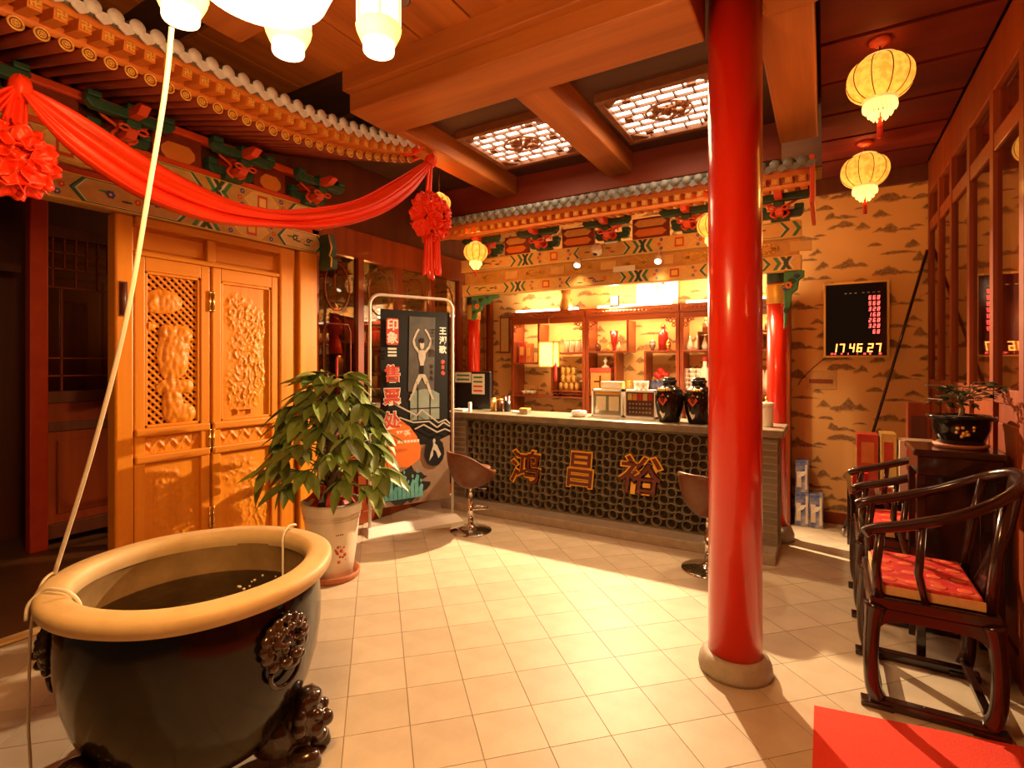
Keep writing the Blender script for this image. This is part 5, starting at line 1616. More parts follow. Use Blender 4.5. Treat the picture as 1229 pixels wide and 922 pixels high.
a, t_ = hung(1056, 67, 118, 3.58)
lantern((a.x, a.y, a.z), .155, 3.36, 'round lit lantern under the boarded ceiling, nearer the armchairs', power=5)
a, t_ = hung(1038, 185, 225, 5.16)
lantern((a.x, a.y, a.z), .165, 3.36, 'round lit lantern under the boarded ceiling, nearer the wallpaper wall', power=5)
a, t_ = hung(571, 291, 320, 4.40)
lantern((a.x, a.y, a.z), .118, 2.83, 'round lit lantern hanging from the counter eave near the till', power=4)
a, t_ = hung(856, 256, 290, 4.42)
lantern((a.x, a.y, a.z), .118, 2.83, 'round lit lantern half hidden behind the tall red column', power=4)
a = onx(527, 233, -2.95)
lantern((a.x, a.y, a.z), .10, 3.45, 'round lit lantern tucked behind the red silk rosette', power=3)

# ------------------------------------------------------------------ chandelier
CC = Vector((-1.10, .74, 0)); CRR = .47
chd = thing('chandelier', 'large ring chandelier of lit cylinder shades around a central bowl', 'chandelier', (CC.x, CC.y, 2.42))
base_a = math.atan2(1.02 - CC.y, -1.40 - CC.x)
for off in (-35.3, 0, 35.3, 144.7, 180, 215.3):
    a = base_a + R(off)
    x, y = CC.x + CRR * math.cos(a), CC.y + CRR * math.sin(a)
    sh_ = MB().lathe([(.064, 2.596), (.068, 2.601), (.068, 2.896), (.064, 2.901)], (x, y, 0), 28).build('cylinder_shade', M['lampwhite'], chd)
    MB().lathe([(.052, 2.551), (.066, 2.581), (.070, 2.598), (.066, 2.608)], (x, y, 0), 28).build('shade_collar', M['lampyellow'], sh_)
    MB().lathe([(.046, 2.521), (.048, 2.526), (.048, 2.556), (.044, 2.561)], (x, y, 0), 24).build('shade_foot', M['lampwhite'], sh_)
    MB().lathe([(.066, 2.896), (.074, 2.906), (.06, 2.936), (.01, 2.966)], (x, y, 0), 24).build('shade_cap', M['goldmetal'], sh_)
    st = MB()
    for q in range(6):
        b_ = q * PI / 3 + .3
        st.tube([(x + .07 * math.cos(b_), y + .07 * math.sin(b_), 2.60), (x + .07 * math.cos(b_), y + .07 * math.sin(b_), 2.90)], .003, 5)
    st.build('shade_ribs', M['glowgold'], sh_, kind='stuff')
    MB().tube([(x, y, 2.95), (x, y, 3.0)], .006, 6).build('stem', M['goldmetal'], chd)
    MB().tube([(x, y, 3.0), (CC.x + .12 * math.cos(a), CC.y + .12 * math.sin(a), 3.06)], .009, 8).build('arm', M['goldmetal'], chd)
MB().tube([(CC.x + CRR * math.cos(k * PI / 24), CC.y + CRR * math.sin(k * PI / 24), 3.0) for k in range(49)], .012, 8).build('ring', M['goldmetal'], chd)
MB().lathe([(0, 2.37), (.09, 2.375), (.14, 2.40), (.158, 2.44), (.158, 2.85), (.13, 2.88), (0, 2.88)], (CC.x, CC.y, 0), 40).build('central_bowl', M['lampwhite'], chd)
MB().cyl((CC.x, CC.y, 2.88), (CC.x, CC.y, CZ + .015), .018, seg=14).build('hanging_rod', M['goldmetal'], chd)
MB().lathe([(.12, CZ + .018), (.12, CZ), (.05, CZ - .03), (0, CZ - .03)], (CC.x, CC.y, 0), 24).build('ceiling_rose', M['goldmetal'], chd)

# small ceiling spotlight beyond the chandelier
p = onz(480, 3, 3.44)
s = thing('ceiling_spot', 'small lit spotlight recessed beside the big ceiling beam', 'spotlight', (p.x, p.y, 3.42))
MB().lathe([(.05, CZ + .018), (.055, CZ + .0), (.042, CZ - .005)], (p.x, p.y, 0), 20).build('trim_ring', M['steel'], s)
MB().lathe([(0, CZ), (.041, CZ), (.041, CZ + .01), (0, CZ + .01)], (p.x, p.y, 0), 20).build('lens', M['spotlit'], s)
# ------------------------------------------------------------------ big water jar
JC = Vector((-2.10, 1.15, 0))
jar = thing('water_jar', 'huge black glazed water jar with sandy rim and lion masks', 'jar', (JC.x, JC.y, 0))
SEG = 72
outer = [(.20, .10), (.27, .105), (.315, .13), (.36, .20), (.40, .30), (.428, .40), (.442, .50), (.444, .58), (.438, .66), (.43, .70), (.425, .715)]
MB().lathe(outer, JC, SEG, caps=False).build('body', M['jar'], jar)
rim = [(.425, .698), (.455, .705), (.480, .722), (.489, .745), (.486, .764), (.474, .774), (.450, .778), (.425, .780), (.402, .776), (.390, .762), (.386, .738), (.392, .71)]
b = MB()


def rimp(a_, b_):
    th = a_ * 2 * PI; r_, z = interp([q for q in rim], b_)
    w = 1 + .006 * math.sin(3 * th + 1) + .004 * math.sin(7 * th)
    return (JC.x + r_ * w * math.cos(th), JC.y + r_ * w * math.sin(th), z + .004 * math.sin(2 * th))


b.grid(rimp, 97, 30).build('rim', M['jarrim'], jar)
inner = [(.392, .715), (.405, .66), (.41, .58), (.405, .48), (.385, .38), (.34, .26), (.27, .17), (0, .15)]
b = MB().lathe(list(reversed(inner)), JC, SEG, caps=False)
b.f = [tuple(reversed(q)) for q in b.f]
b.build('inner_wall', M['jarinside'], jar)
water = MB().lathe([(.409, .585), (0, .585)], JC, SEG, caps=False)
water = water.build('jar_water', M['water'])
rnd = random.Random(8); bb_ = MB()
for k in range(26):
    a = R(60) + rnd.uniform(-.7, .9); q = rnd.uniform(.18, .38)
    bb_.ball((JC.x + q * math.cos(a), JC.y + q * math.sin(a), .587), rnd.uniform(.003, .008), 8, 6, (1, 1, .7))
bb_.build('bubbles', M['bottlewhite'], water, kind='stuff')
tag(water, 'still clear water standing inside the big jar', 'water')


def surf(th, z, d=0.0):
    pr = outer
    for (r0, z0), (r1, z1) in zip(pr[:-1], pr[1:]):
        if z0 <= z <= z1:
            r_ = r0 + (r1 - r0) * (z - z0) / (z1 - z0); break
    else: r_ = pr[-1][0]
    return Vector((JC.x + (r_ + d) * math.cos(th), JC.y + (r_ + d) * math.sin(th), z))


def proj(p):
    t = p[0] * AX[0] + p[1] * AX[1]; l = p[0] * RX[0] + p[1] * RX[1]
    return CX + FPX * l / t, HY - FPX * (p[2] - EYE) / t


def lion_mask(th, zc, s):
    """lion head with curled mane holding a ring"""
    m = MB()
    n = Vector((math.cos(th), math.sin(th), 0)); u = Vector((-math.sin(th), math.cos(th), 0))

    def at(a_, c_, d): return surf(th + a_ * s / .44, zc + c_ * s, d * s)
    rot = Matrix((u, Vector((0, 0, 1)), n)).transposed()
    fl_ = lambda p: 1 + .12 * noise.noise(p * 5)
    m.ball(at(0, .1, .12), .62 * s, 20, 14, (1, 1.05, .45), rot=rot, fn=fl_)          # skull
    for k in range(11):                                                             # mane curls
        a = PI * (k / 10) * 1.25 - PI * .125
        m.ball(at(.74 * math.cos(a), .28 + .70 * math.sin(a), .16), .19 * s, 10, 8, (1, 1, .8), rot=rot)
    for k in range(7):
        a = PI * (k / 6)
        m.ball(at(.48 * math.cos(a), .42 + .36 * math.sin(a), .38), .15 * s, 10, 8, (1, 1, .8), rot=rot)
    for sg in (-1, 1):
        m.ball(at(.27 * sg, .20, .46), .13 * s, 10, 8, (1, 1, .8), rot=rot)          # eyes
        m.ball(at(.27 * sg, .36, .44), .17 * s, 10, 6, (1.4, .5, .7), rot=rot)        # brows
        m.ball(at(.62 * sg, .10, .24), .2 * s, 10, 8, (.8, 1.2, .7), rot=rot)        # ears
        m.ball(at(.24 * sg, -.18, .44), .2 * s, 10, 8, (1.1, .8, .8), rot=rot)        # cheeks
        m.ball(at(.50 * sg, -.30, .22), .17 * s, 10, 8, (1, 1, .8), rot=rot)
    m.ball(at(0, .02, .60), .17 * s, 10, 8, (1.1, .9, .9), rot=rot)                  # nose
    m.ball(at(0, -.36, .34), .30 * s, 12, 8, (1.1, .6, .7), rot=rot)                  # jaw
    mo_ = m.build('lion_mask', M['jarlion'], jar, fuse=.0045)
    MB().tube([at(.55 * math.cos(a), -.62 + .52 * math.sin(a), .20) for a in [PI * .92 + (PI * 1.16) * q / 20 for q in range(21)]], .075 * s, 8).build('mouth_ring', M['jarlion'], mo_)


def jar_theta(px, py, z):
    p = onz(px, py, z); return math.atan2(p.y - JC.y, p.x - JC.x)


def mask_theta(px, z, lo, hi):
    return R(min((lo + k * .25 for k in range(int((hi - lo) * 4))), key=lambda d: abs(proj(surf(R(d), z))[0] - px)))


lion_mask(mask_theta(340, .53, -60, 40), .535, .112)
lion_mask(mask_theta(72, .50, -175, -70), .51, .112)
lion_mask(R(112), .535, .112)


def lion_foot(th):
    f = MB(); c = Vector((JC.x + .36 * math.cos(th), JC.y + .36 * math.sin(th), 0)); n = Vector((math.cos(th), math.sin(th), 0)); u = Vector((-n.y, n.x, 0))
    rot = Matrix((n, u, Vector((0, 0, 1)))).transposed()

    def bl(a_, b_, z, r_, s=(1, 1, 1)): f.ball(c + n * a_ + u * b_ + Vector((0, 0, z)), r_, 14, 10, s, rot=rot, fn=lambda p: 1 + .08 * noise.noise(p * 4))
    bl(-.06, 0, .11, .105, (1.1, 1, .95))
    bl(.03, 0, .16, .085, (1, 1, 1.2))
    bl(.055, 0, .235, .055, (1, 1.1, .7))
    for k in range(7):
        a = PI * k / 6; bl(.05, .085 * math.cos(a), .16 + .085 * math.sin(a), .028)
    for sg in (-1, 1):
        bl(.105, .035 * sg, .19, .022); bl(.095, .03 * sg, .13, .032); bl(.06, .06 * sg, .04, .045, (1.4, 1, .85)); bl(.10, .06 * sg, .025, .027)
    bl(.125, 0, .155, .03); bl(.10, 0, .09, .035, (.9, 1.2, .6))
    o = f.build('lion_foot', M['jarlion'], jar, fuse=.006)
    return o


for th in (R(33), R(153), R(-87)): lion_foot(th)

# white cord from the chandelier to the jar and a thin tube over the rim
pts_px = [(206, 33, 0.0), (198, 110, .1), (180, 220, .28), (150, 390, .52), (110, 545, .78), (64, 672, 1.0)]
A = onz(206, 33, 2.52); 

best = min(range(720), key=lambda k: (lambda q: abs(q[0] - 66) + (50 if q[1] > 705 else 0))(proj((JC.x + .47 * math.cos(k * PI / 360), JC.y + .47 * math.sin(k * PI / 360), .786))))
B = Vector((JC.x + .47 * math.cos(best * PI / 360), JC.y + .47 * math.sin(best * PI / 360), .787))
pts = []
for px, py, k in pts_px:
    dist_a = A.x * AX[0] + A.y * AX[1]; dist_b = B.x * AX[0] + B.y * AX[1]
    dd = dist_a + (dist_b - dist_a) * k
    pts.append(Vector((0, 0, EYE)) + ray(px, py) * dd)
pts[-1] = B
sm = [lerp3(pts, q / 40) for q in range(41)]
th_l = math.atan2(B.y - JC.y, B.x - JC.x)


def rim_at(th, r_, z): return Vector((JC.x + r_ * math.cos(th), JC.y + r_ * math.sin(th), z))


t1 = th_l
loop = [rim_at(t1, .47, .792), rim_at(t1 + .06, .49, .775), rim_at(t1 + .10, .503, .72), rim_at(t1 + .10, .52, .60), rim_at(t1 + .08, .53, .3), rim_at(t1 + .06, .54, .006), rim_at(t1 + .3, .64, .006), rim_at(t1 + .5, .85, .006)]
cd = thing('hanging_rope', 'long white rope from the chandelier tied over the jar rim', 'rope', (B.x, B.y, 0.0))
MB().tube(sm, .0075, 8).build('hanging_run', M['cord'], cd)
MB().tube([lerp3(loop, q / 40) for q in range(41)], .005, 8).build('floor_run', M['cord'], cd)
q0 = onz(40, 712, .786); t2 = math.atan2(q0.y - JC.y, q0.x - JC.x)
loop2 = [rim_at(t2, .503, .70), rim_at(t2, .497, .75), rim_at(t2 + .02, .46, .79), rim_at(t2 + .12, .43, .80), rim_at(t2 + .22, .40, .79), rim_at(t2 + .26, .375, .74), rim_at(t2 + .26, .37, .62)]
MB().tube([lerp3(loop2, q / 30) for q in range(31)], .006, 8).build('rim_loop', M['cord'], cd)
q1 = onz(350, 634, .785); t3 = math.atan2(q1.y - JC.y, q1.x - JC.x)
loop3 = [rim_at(t3 + .02, .47, .79), rim_at(t3, .45, .798), rim_at(t3 - .02, .41, .80), rim_at(t3 - .05, .375, .77), rim_at(t3 - .08, .365, .70), rim_at(t3 - .10, .36, .56)]
tag(MB().tube([lerp3(loop3, q / 30) for q in range(31)], .005, 8).build('air_tube', M['cord']), 'thin white air tube bent over the jar rim beside the plant pot', 'tube')
# ------------------------------------------------------------------ potted money tree
PC = onz(392, 699) + Vector((-.06, .10, 0)); PC.z = 0
plant = thing('potted_money_tree', 'leafy green money tree in a tall cream pot with red ribbon', 'potted plant', (PC.x, PC.y, 0))
MB().lathe([(0, 0), (.185, 0), (.195, .012), (.198, .045), (.188, .048), (.175, .02), (0, .02)], PC, 40).build('saucer', M['terracotta'], plant)
pot = MB().lathe([(.135, .02), (.145, .025), (.172, .22), (.19, .40), (.198, .47), (.208, .478), (.212, .53), (.218, .535), (.218, .552), (.205, .556), (.196, .55), (.19, .49), (0, .49)], PC, 48).build('pot', M['potwhite'], plant)
b = MB()
for z in (.435, .452, .468):
    rr_ = .19 + (z - .4) * .115
    b.tube([(PC.x + (rr_ + .001) * math.cos(k * PI / 20), PC.y + (rr_ + .001) * math.sin(k * PI / 20), z) for k in range(41)], .0035, 6)
b.build('ridges', M['potwhite'], pot, kind='stuff')
vd = (Vector((0, 0, 0)) - PC); vd.z = 0; vd.normalize(); vs_ = Vector((-vd.y, vd.x, 0))


def onpot(dx, z): 
    rr_ = .135 + (.198 - .135) * z / .47 + .003
    a_ = math.atan2(vd.y, vd.x) + dx / rr_
    return Vector((PC.x + rr_ * math.cos(a_), PC.y + rr_ * math.sin(a_), z))


b = MB(); rnd = random.Random(3)
for k in range(16):
    c_ = onpot(.06 + rnd.uniform(-.04, .045), .20 + rnd.uniform(-.055, .06)); b.ball(c_, rnd.uniform(.006, .014), 8, 6)
b.tube([onpot(.05, .12), onpot(.065, .19), onpot(.055, .27)], .004, 6)
b.build('painted_flower', M['boxred'], pot, kind='stuff')
b = MB()
for k in range(4): b.ball(onpot(.03 + k * .014, .345), .006, 7, 5, (1, 1, .7))
b.build('painted_characters', M['blackwood'], pot, kind='stuff')
MB().lathe([(0, .492), (.19, .492), (.19, .5), (.1, .512), (0, .515)], PC, 30).build('soil', M['soil'], plant)
stem_top = Vector((PC.x, PC.y, 1.02))
for k in range(4):
    a = k * PI / 2
    MB().tube([(PC.x + (.035 - .01 * q / 12) * math.cos(a + q * .5), PC.y + (.035 - .01 * q / 12) * math.sin(a + q * .5), .50 + q * .045) for q in range(13)], .022, 8).build('braided_trunk', M['bark'], plant)
# ribbon bow
rb = MB(); rnd = random.Random(5)
for k in range(12):
    a = math.atan2(vd.y, vd.x) + rnd.uniform(-1.7, 1.7); l_ = rnd.uniform(.08, .17); z = .60 + rnd.uniform(-.02, .05)
    d = Vector((math.cos(a), math.sin(a), rnd.uniform(-.45, .15)))
    s0 = Vector((PC.x, PC.y, z)) + d * .045
    rb.grid(lambda u, v, s0=s0, d=d, l_=l_: tuple(s0 + d * (l_ * u) + Vector((-d.y, d.x, 0)) * ((v - .5) * .045 * (.4 + u)) + Vector((0, 0, .02 * math.sin(u * 5) - .05 * u * u))), 8, 4)
rb.build('ribbon_bow', M['ribbon'], plant)
for px, m, lb in ((401, 'gold', 'stick'), ):
    pass
tp = Vector((PC.x + .02, PC.y, 1.5))
MB().tube([(PC.x + .03, PC.y + .01, 1.0), (tp.x + .02, tp.y + .01, 1.60)], .008, 8).build('red_candle_charm', M['ribbon'], plant)

# leaves: palmate whorls on petioles
L_, W_ = .245, .100
lf = MB()


def leafpt(u, v):
    w = W_ * (math.sin(PI * min(1, u * .98 + .02) ** .85) ** .9)
    x = L_ * u; y = (v - .5) * w
    return (x, y, -.055 * u * u + .30 * abs(v - .5) * w - .004 * math.cos(u * 40) * abs(v - .5))


lf.grid(leafpt, 9, 5)
leaf_me = lf.mesh('leaf', M['leaf'])
rnd = random.Random(12)
nl = 0
whorls = []
for k in range(60):
    q = (k + .5) / 60
    z = .70 + .80 * q
    prof_r = .44 if q < .3 else .44 * max(.10, (1 - (q - .3) / .74)) ** .62
    a = k * 2.39996 + rnd.uniform(-.2, .2)
    rr_ = prof_r * rnd.uniform(.62, 1.0)
    whorls.append((Vector((PC.x + rr_ * math.cos(a), PC.y + rr_ * math.sin(a), z)), a, q))
pet = MB()
for c_, a, q in whorls:
    pet.tube([(PC.x, PC.y, max(.66, c_.z - .16)), ((PC.x + c_.x) / 2, (PC.y + c_.y) / 2, c_.z - .02), tuple(c_)], .0045, 5)
    nleaf = 5
    for j in range(nleaf):
        da = (j - (nleaf - 1) / 2) * .62 + rnd.uniform(-.1, .1)
        pitch_ = rnd.uniform(.15, .95) if q < .85 else rnd.uniform(-.2, .6)
        sc = rnd.uniform(.78, 1.12) * (1.0 - .18 * abs(da)) 
        o = piece('leaf', leaf_me, plant, c_, (rnd.uniform(-.35, .35), pitch_, a + da), (sc, sc * rnd.uniform(.85, 1.15), sc))
        nl += 1
pet.build('leaf_stalks', M['leafdark'], plant, kind='stuff')
# ------------------------------------------------------------------ poster stand
pa = onz(438, 642); pbb = onz(548, 622)
U = (pbb - pa); U.z = 0; PW = U.length; U.normalize()
NRM = Vector((U.y, -U.x, 0)); ZZ = Vector((0, 0, 1))
mid = (pa + pbb) / 2
ps = thing('poster_stand', 'white tube framed ticket poster stand with dark dance poster', 'poster stand', (mid.x, mid.y, 0))
O = mid.copy(); O.z = 0
hw = PW / 2 - .045


def PT(a, z, d=0.0): return O + U * a + ZZ * z + NRM * d


b = MB(); b.prism([(-PW / 2 - .01, 0), (PW / 2 + .01, 0), (PW / 2 - .03, .05), (-PW / 2 + .03, .05)], PT(0, 0, .10), U, ZZ, -.20)
# sloped top plinth
b2 = MB()
e = PW / 2 + .015; f_ = PW / 2 - .02
vs = [PT(-e, 0, .13), PT(e, 0, .13), PT(e, 0, -.13), PT(-e, 0, -.13), PT(-f_, .055, .035), PT(f_, .055, .035), PT(f_, .055, -.035), PT(-f_, .055, -.035), ]
b2.add(vs, [(3, 2, 1, 0), (4, 5, 6, 7), (0, 1, 5, 4), (1, 2, 6, 5), (2, 3, 7, 6), (3, 0, 4, 7)]).build('base', M['whitemetal'], ps, bevel=.006)
ht = 2.19; cr = .10
path = [PT(-hw, .05)] + [PT(-hw, ht - cr)] + [PT(-hw + cr - cr * math.cos(k * PI / 16), ht - cr + cr * math.sin(k * PI / 16)) for k in range(1, 9)] + \
       [PT(hw - cr + cr * math.sin(k * PI / 16), ht - cr + cr * math.cos(k * PI / 16)) for k in range(9)] + [PT(hw, .05)]
MB().tube(path, .014, 10).build('tube_frame', M['whitemetal'], ps)
x0, x1, z0, z1 = -hw + .10, hw - .035, .22, 2.06
PWW, PHH = x1 - x0, z1 - z0
poster_m = mat('poster_dark_print', (0.006, 0.006, 0.0055), (0.016, 0.015, 0.013), .6, scale=3, spec=0.2)
MB().prism([(x0, z0), (x1, z0), (x1, z1), (x0, z1)], PT(0, 0, -.004), U, ZZ, .006).build('poster_sheet', poster_m, ps)
print_grey = mat('poster_grey_print', (.050, .047, .038), (.095, .09, .075), .5, scale=9)
print_skin = mat('poster_pale_print', (.42, .38, .30), (.55, .50, .42), .5, scale=14)
print_teal = mat('poster_teal_print', (.02, .26, .28), (.22, .58, .55), .5, scale=10)
print_tan = mat('poster_tan_print', (.22, .135, .085), (.32, .21, .135), .5, scale=6)
print_orange = mat('poster_orange_print', (.75, .17, .02), (.85, .22, .03), .5, scale=3)
print_pale = mat('poster_window_print', (.16, .22, .19), (.30, .36, .30), .5, scale=5)
LIFT = [.004]


def art(nm, polys, m):
    """flat printed shapes on the poster; coordinates 0..1 across and up the sheet"""
    mb = MB(); LIFT[0] += .0006
    for poly in polys: mb.poly([PT(x0 + PWW * a, z0 + PHH * c_, LIFT[0]) for a, c_ in poly])
    return mb.build(nm, m, ps)


def ring_(cx, cy, rx, ry, n=20, wob=0, seed=0):
    r_ = random.Random(seed)
    return [(cx + rx * (1 + wob * r_.uniform(-1, 1)) * math.cos(2 * PI * k / n), cy + ry * (1 + wob * r_.uniform(-1, 1)) * math.sin(2 * PI * k / n)) for k in range(n)]


def stroke(pts, w):
    out = []
    for (a0, b0), (a1, b1) in zip(pts[:-1], pts[1:]):
        dx, dy = (a1 - a0) * PWW, (b1 - b0) * PHH; l_ = math.hypot(dx, dy) or 1
        nx, ny = -dy / l_ * w / PWW, dx / l_ * w / PHH
        out.append([(a0 - nx, b0 - ny), (a1 - nx, b1 - ny), (a1 + nx, b1 + ny), (a0 + nx, b0 + ny)])
    return out


art('printed_curtain', [[(.38, .58), (.76, .58), (.78, .97), (.40, .97)]], print_grey)
art('printed_window', [[(.41, .43), (.84, .43), (.84, .565), (.74, .585), (.62, .592), (.50, .585), (.41, .565)]], print_pale)
art('printed_window_bars', stroke([(.52, .40), (.52, .60)], .006) + stroke([(.70, .40), (.70, .60)], .006) + stroke([(.40, .49), (.88, .49)], .005), M['black'])
art('printed_dancer', stroke([(.535, .905), (.50, .885), (.455, .845)], .009) + stroke([(.455, .845), (.475, .815), (.535, .785)], .012) + stroke([(.625, .905), (.665, .885), (.715, .845)], .009)
    + stroke([(.715, .845), (.69, .815), (.625, .785)], .012) + [ring_(.58, .825, .032, .026)] + [[(.525, .795), (.635, .795), (.63, .755), (.61, .73), (.60, .70), (.61, .66), (.545, .66), (.555, .70), (.55, .73), (.53, .755)]]
    + stroke([(.56, .665), (.50, .62)], .020) + stroke([(.50, .63), (.455, .575)], .014) + stroke([(.455, .575), (.40, .535)], .009) + stroke([(.60, .665), (.655, .62)], .020) + stroke([(.655, .63), (.70, .575)], .014) + stroke([(.70, .575), (.745, .535)], .009), print_skin)
art('printed_hair', [ring_(.58, .845, .034, .014), [(.55, .715), (.607, .715), (.605, .67), (.55, .67)]], M['black'])
art('printed_ground', [[(0, 0), (1, 0), (1, .34), (.72, .30), (.0, .30)]], print_tan)
art('printed_orange_hill', [[(0, .20), (0, .42), (.14, .455), (.26, .44), (.40, .40), (.50, .35), (.56, .29), (.55, .23), (.40, .19), (.2, .195)]], print_orange)
art('printed_ink_wash', [ring_(.30, .10, .33, .085, 36, .25, 2)], M['black'])
for k in range(9):
    cx = .08 + k * .06; h_ = .055 + .025 * math.sin(k * 2.1)
    art('printed_teal_figure', [[(cx - .025, .03), (cx + .03, .03), (cx + .022, .03 + h_), (cx + .035, .05 + h_ * 1.2), (cx, .06 + h_ * 1.2), (cx - .03, .045 + h_)], ring_(cx, .075 + h_ * 1.2, .014, .010, 8)], print_teal)
art('printed_dark_disc', [ring_(.76, .255, .15, .075, 30, .05, 4)], M['black'])
art('printed_seated_figure', [[(.68, .21), (.74, .24), (.74, .29), (.70, .25)], [(.74, .31), (.80, .29), (.86, .24), (.82, .22), (.78, .26), (.74, .27)], ring_(.755, .315, .02, .013, 8)], print_skin)
art('printed_mountain_line', stroke([(.08, .54), (.50, .455), (.57, .485), (.82, .41), (.93, .425), (1.0, .40)], .007) + stroke([(.25, .45), (.45, .42), (.68, .42), (.80, .385), (.90, .41), (1.0, .385)], .007)
    + stroke([(.47, .385), (.60, .405), (.80, .36), (.92, .375), (1.0, .36)], .007), print_skin)


def words(nm, s, cx, cy, size, m, offset=.0, halo=None):
    LIFT[0] += .0008
    u_ = U; o = PT(x0 + PWW * cx, z0 + PHH * cy, LIFT[0])
    if halo:
        mb = MB(); put(mb, text_mb(s, size, 0, offset + .006), o, u_, ZZ); mb.build(nm + '_edge', halo, ps); LIFT[0] += .0008
        o = PT(x0 + PWW * cx, z0 + PHH * cy, LIFT[0])
    mb = MB(); put(mb, text_mb(s, size, 0, offset), o, u_, ZZ); mb.build(nm, m, ps)


art('printed_red_badge', [[(.07, .83), (.085, .82), (.225, .82), (.24, .83), (.24, .945), (.225, .955), (.085, .955), (.07, .945)]], M['boxred'])
words('printed_title', '印', .155, .922, .115, M['paper'], .003); words('printed_title', '象', .155, .857, .115, M['paper'], .003)
art('printed_small_words', [[(.09, z_), (.21, z_), (.21, z_ + .010), (.09, z_ + .010)] for z_ in (.795, .778, .761)], M['paper'])
for k, ch in enumerate('售票处'): words('printed_ticket_word', ch, .145, .675 - k * .118, .165, M['boxred'], .004, M['paper'])
for k, ch in enumerate('王潮歌'): words('printed_name', ch, .88, .90 - k * .050, .080, M['paper'], .002)
art('printed_red_words', [ring_(.88, .735 - k * .030, .028, .012, 8, .3, k) for k in range(3)], M['boxred'])
words('printed_caption', '平遥', .30, .365, .075, M['paper'], .002)
art('printed_caption_line', [[(.22 + k * .045, .318), (.255 + k * .045, .318), (.255 + k * .045, .332), (.22 + k * .045, .332)] for k in range(7)], M['paper'])
# ------------------------------------------------------------------ bar stools
def stool(p, rotz, label):
    t = thing('bar_stool', label, 'stool', (0, 0, 0), 'brown swivel bar stools')
    MB().lathe([(0, 0), (.195, 0), (.198, .006), (.19, .012), (.10, .022), (.05, .035), (.032, .055), (.03, .06), (0, .06)], (0, 0, 0), 40).build('base', M['chrome'], t)
    MB().cyl((0, 0, .05), (0, 0, .30), .026, seg=20).build('outer_column', M['chrome'], t)
    MB().cyl((0, 0, .30), (0, 0, .41), .018, seg=20).build('inner_column', M['chrome'], t)
    MB().tube([(.0, .03, .20), (.10, .06, .20), (.16, .04, .195), (.18, 0, .19), (.16, -.04, .195), (.10, -.06, .20), (0, -.03, .20)], .009, 8).build('foot_rest', M['chrome'], t)

    def shell(u, v):
        # bucket: an egg shell cut on a slant, high at the back (-x), low at the front lip
        ph = 2 * PI * u; bk = (1 - math.cos(ph)) / 2; fr_ = (1 + math.cos(ph)) / 2
        rim_r = .205 + .045 * fr_ ** 3 - .01 * bk; rim_z = .57 + .175 * (bk * bk * (3 - 2 * bk)) - .02 * fr_ ** 6
        q = math.sin(v * PI / 2); r_ = rim_r * q ** .75
        z = .415 + (rim_z - .415) * (1 - math.cos(v * PI / 2)) ** .9
        return (r_ * math.cos(ph) - .02, r_ * math.sin(ph) * .98, z)
    MB().grid(shell, 49, 16).build('seat_shell', M['leather'], t, solid=.022)
    MB().lathe([(0, .555), (.10, .556), (.16, .565), (.178, .58), (.172, .592), (.12, .598), (0, .592)], (0, 0, 0), 32, sx=1.08).build('seat_pad', M['leather'], t)
    MB().lathe([(0, .40), (.05, .40), (.075, .415), (.08, .43), (0, .435)], (0, 0, 0), 24).build('seat_cup', M['chrome'], t)
    MB().tube([(.03, -.02, .405), (.05, -.12, .41), (.06, -.17, .415)], .006, 8).build('lever', M['chrome'], t)
    t.location = (p.x, p.y, 0); t.rotation_euler = (0, 0, rotz)
    return t


st1 = stool(onz(565, 637), R(66), 'brown leather swivel stool beside the ticket poster stand')
p2 = onz(850, 684)
copy_tree(st1, (p2.x, p2.y, 0), R(62), 'brown leather swivel stool half hidden behind the tall red column')

# ------------------------------------------------------------------ rosewood horseshoe armchairs
M['cushion2'] = mat('red_brocade_flower', (0.62, 0.06, 0.02), (0.70, 0.12, 0.03), 0.5, scale=40)


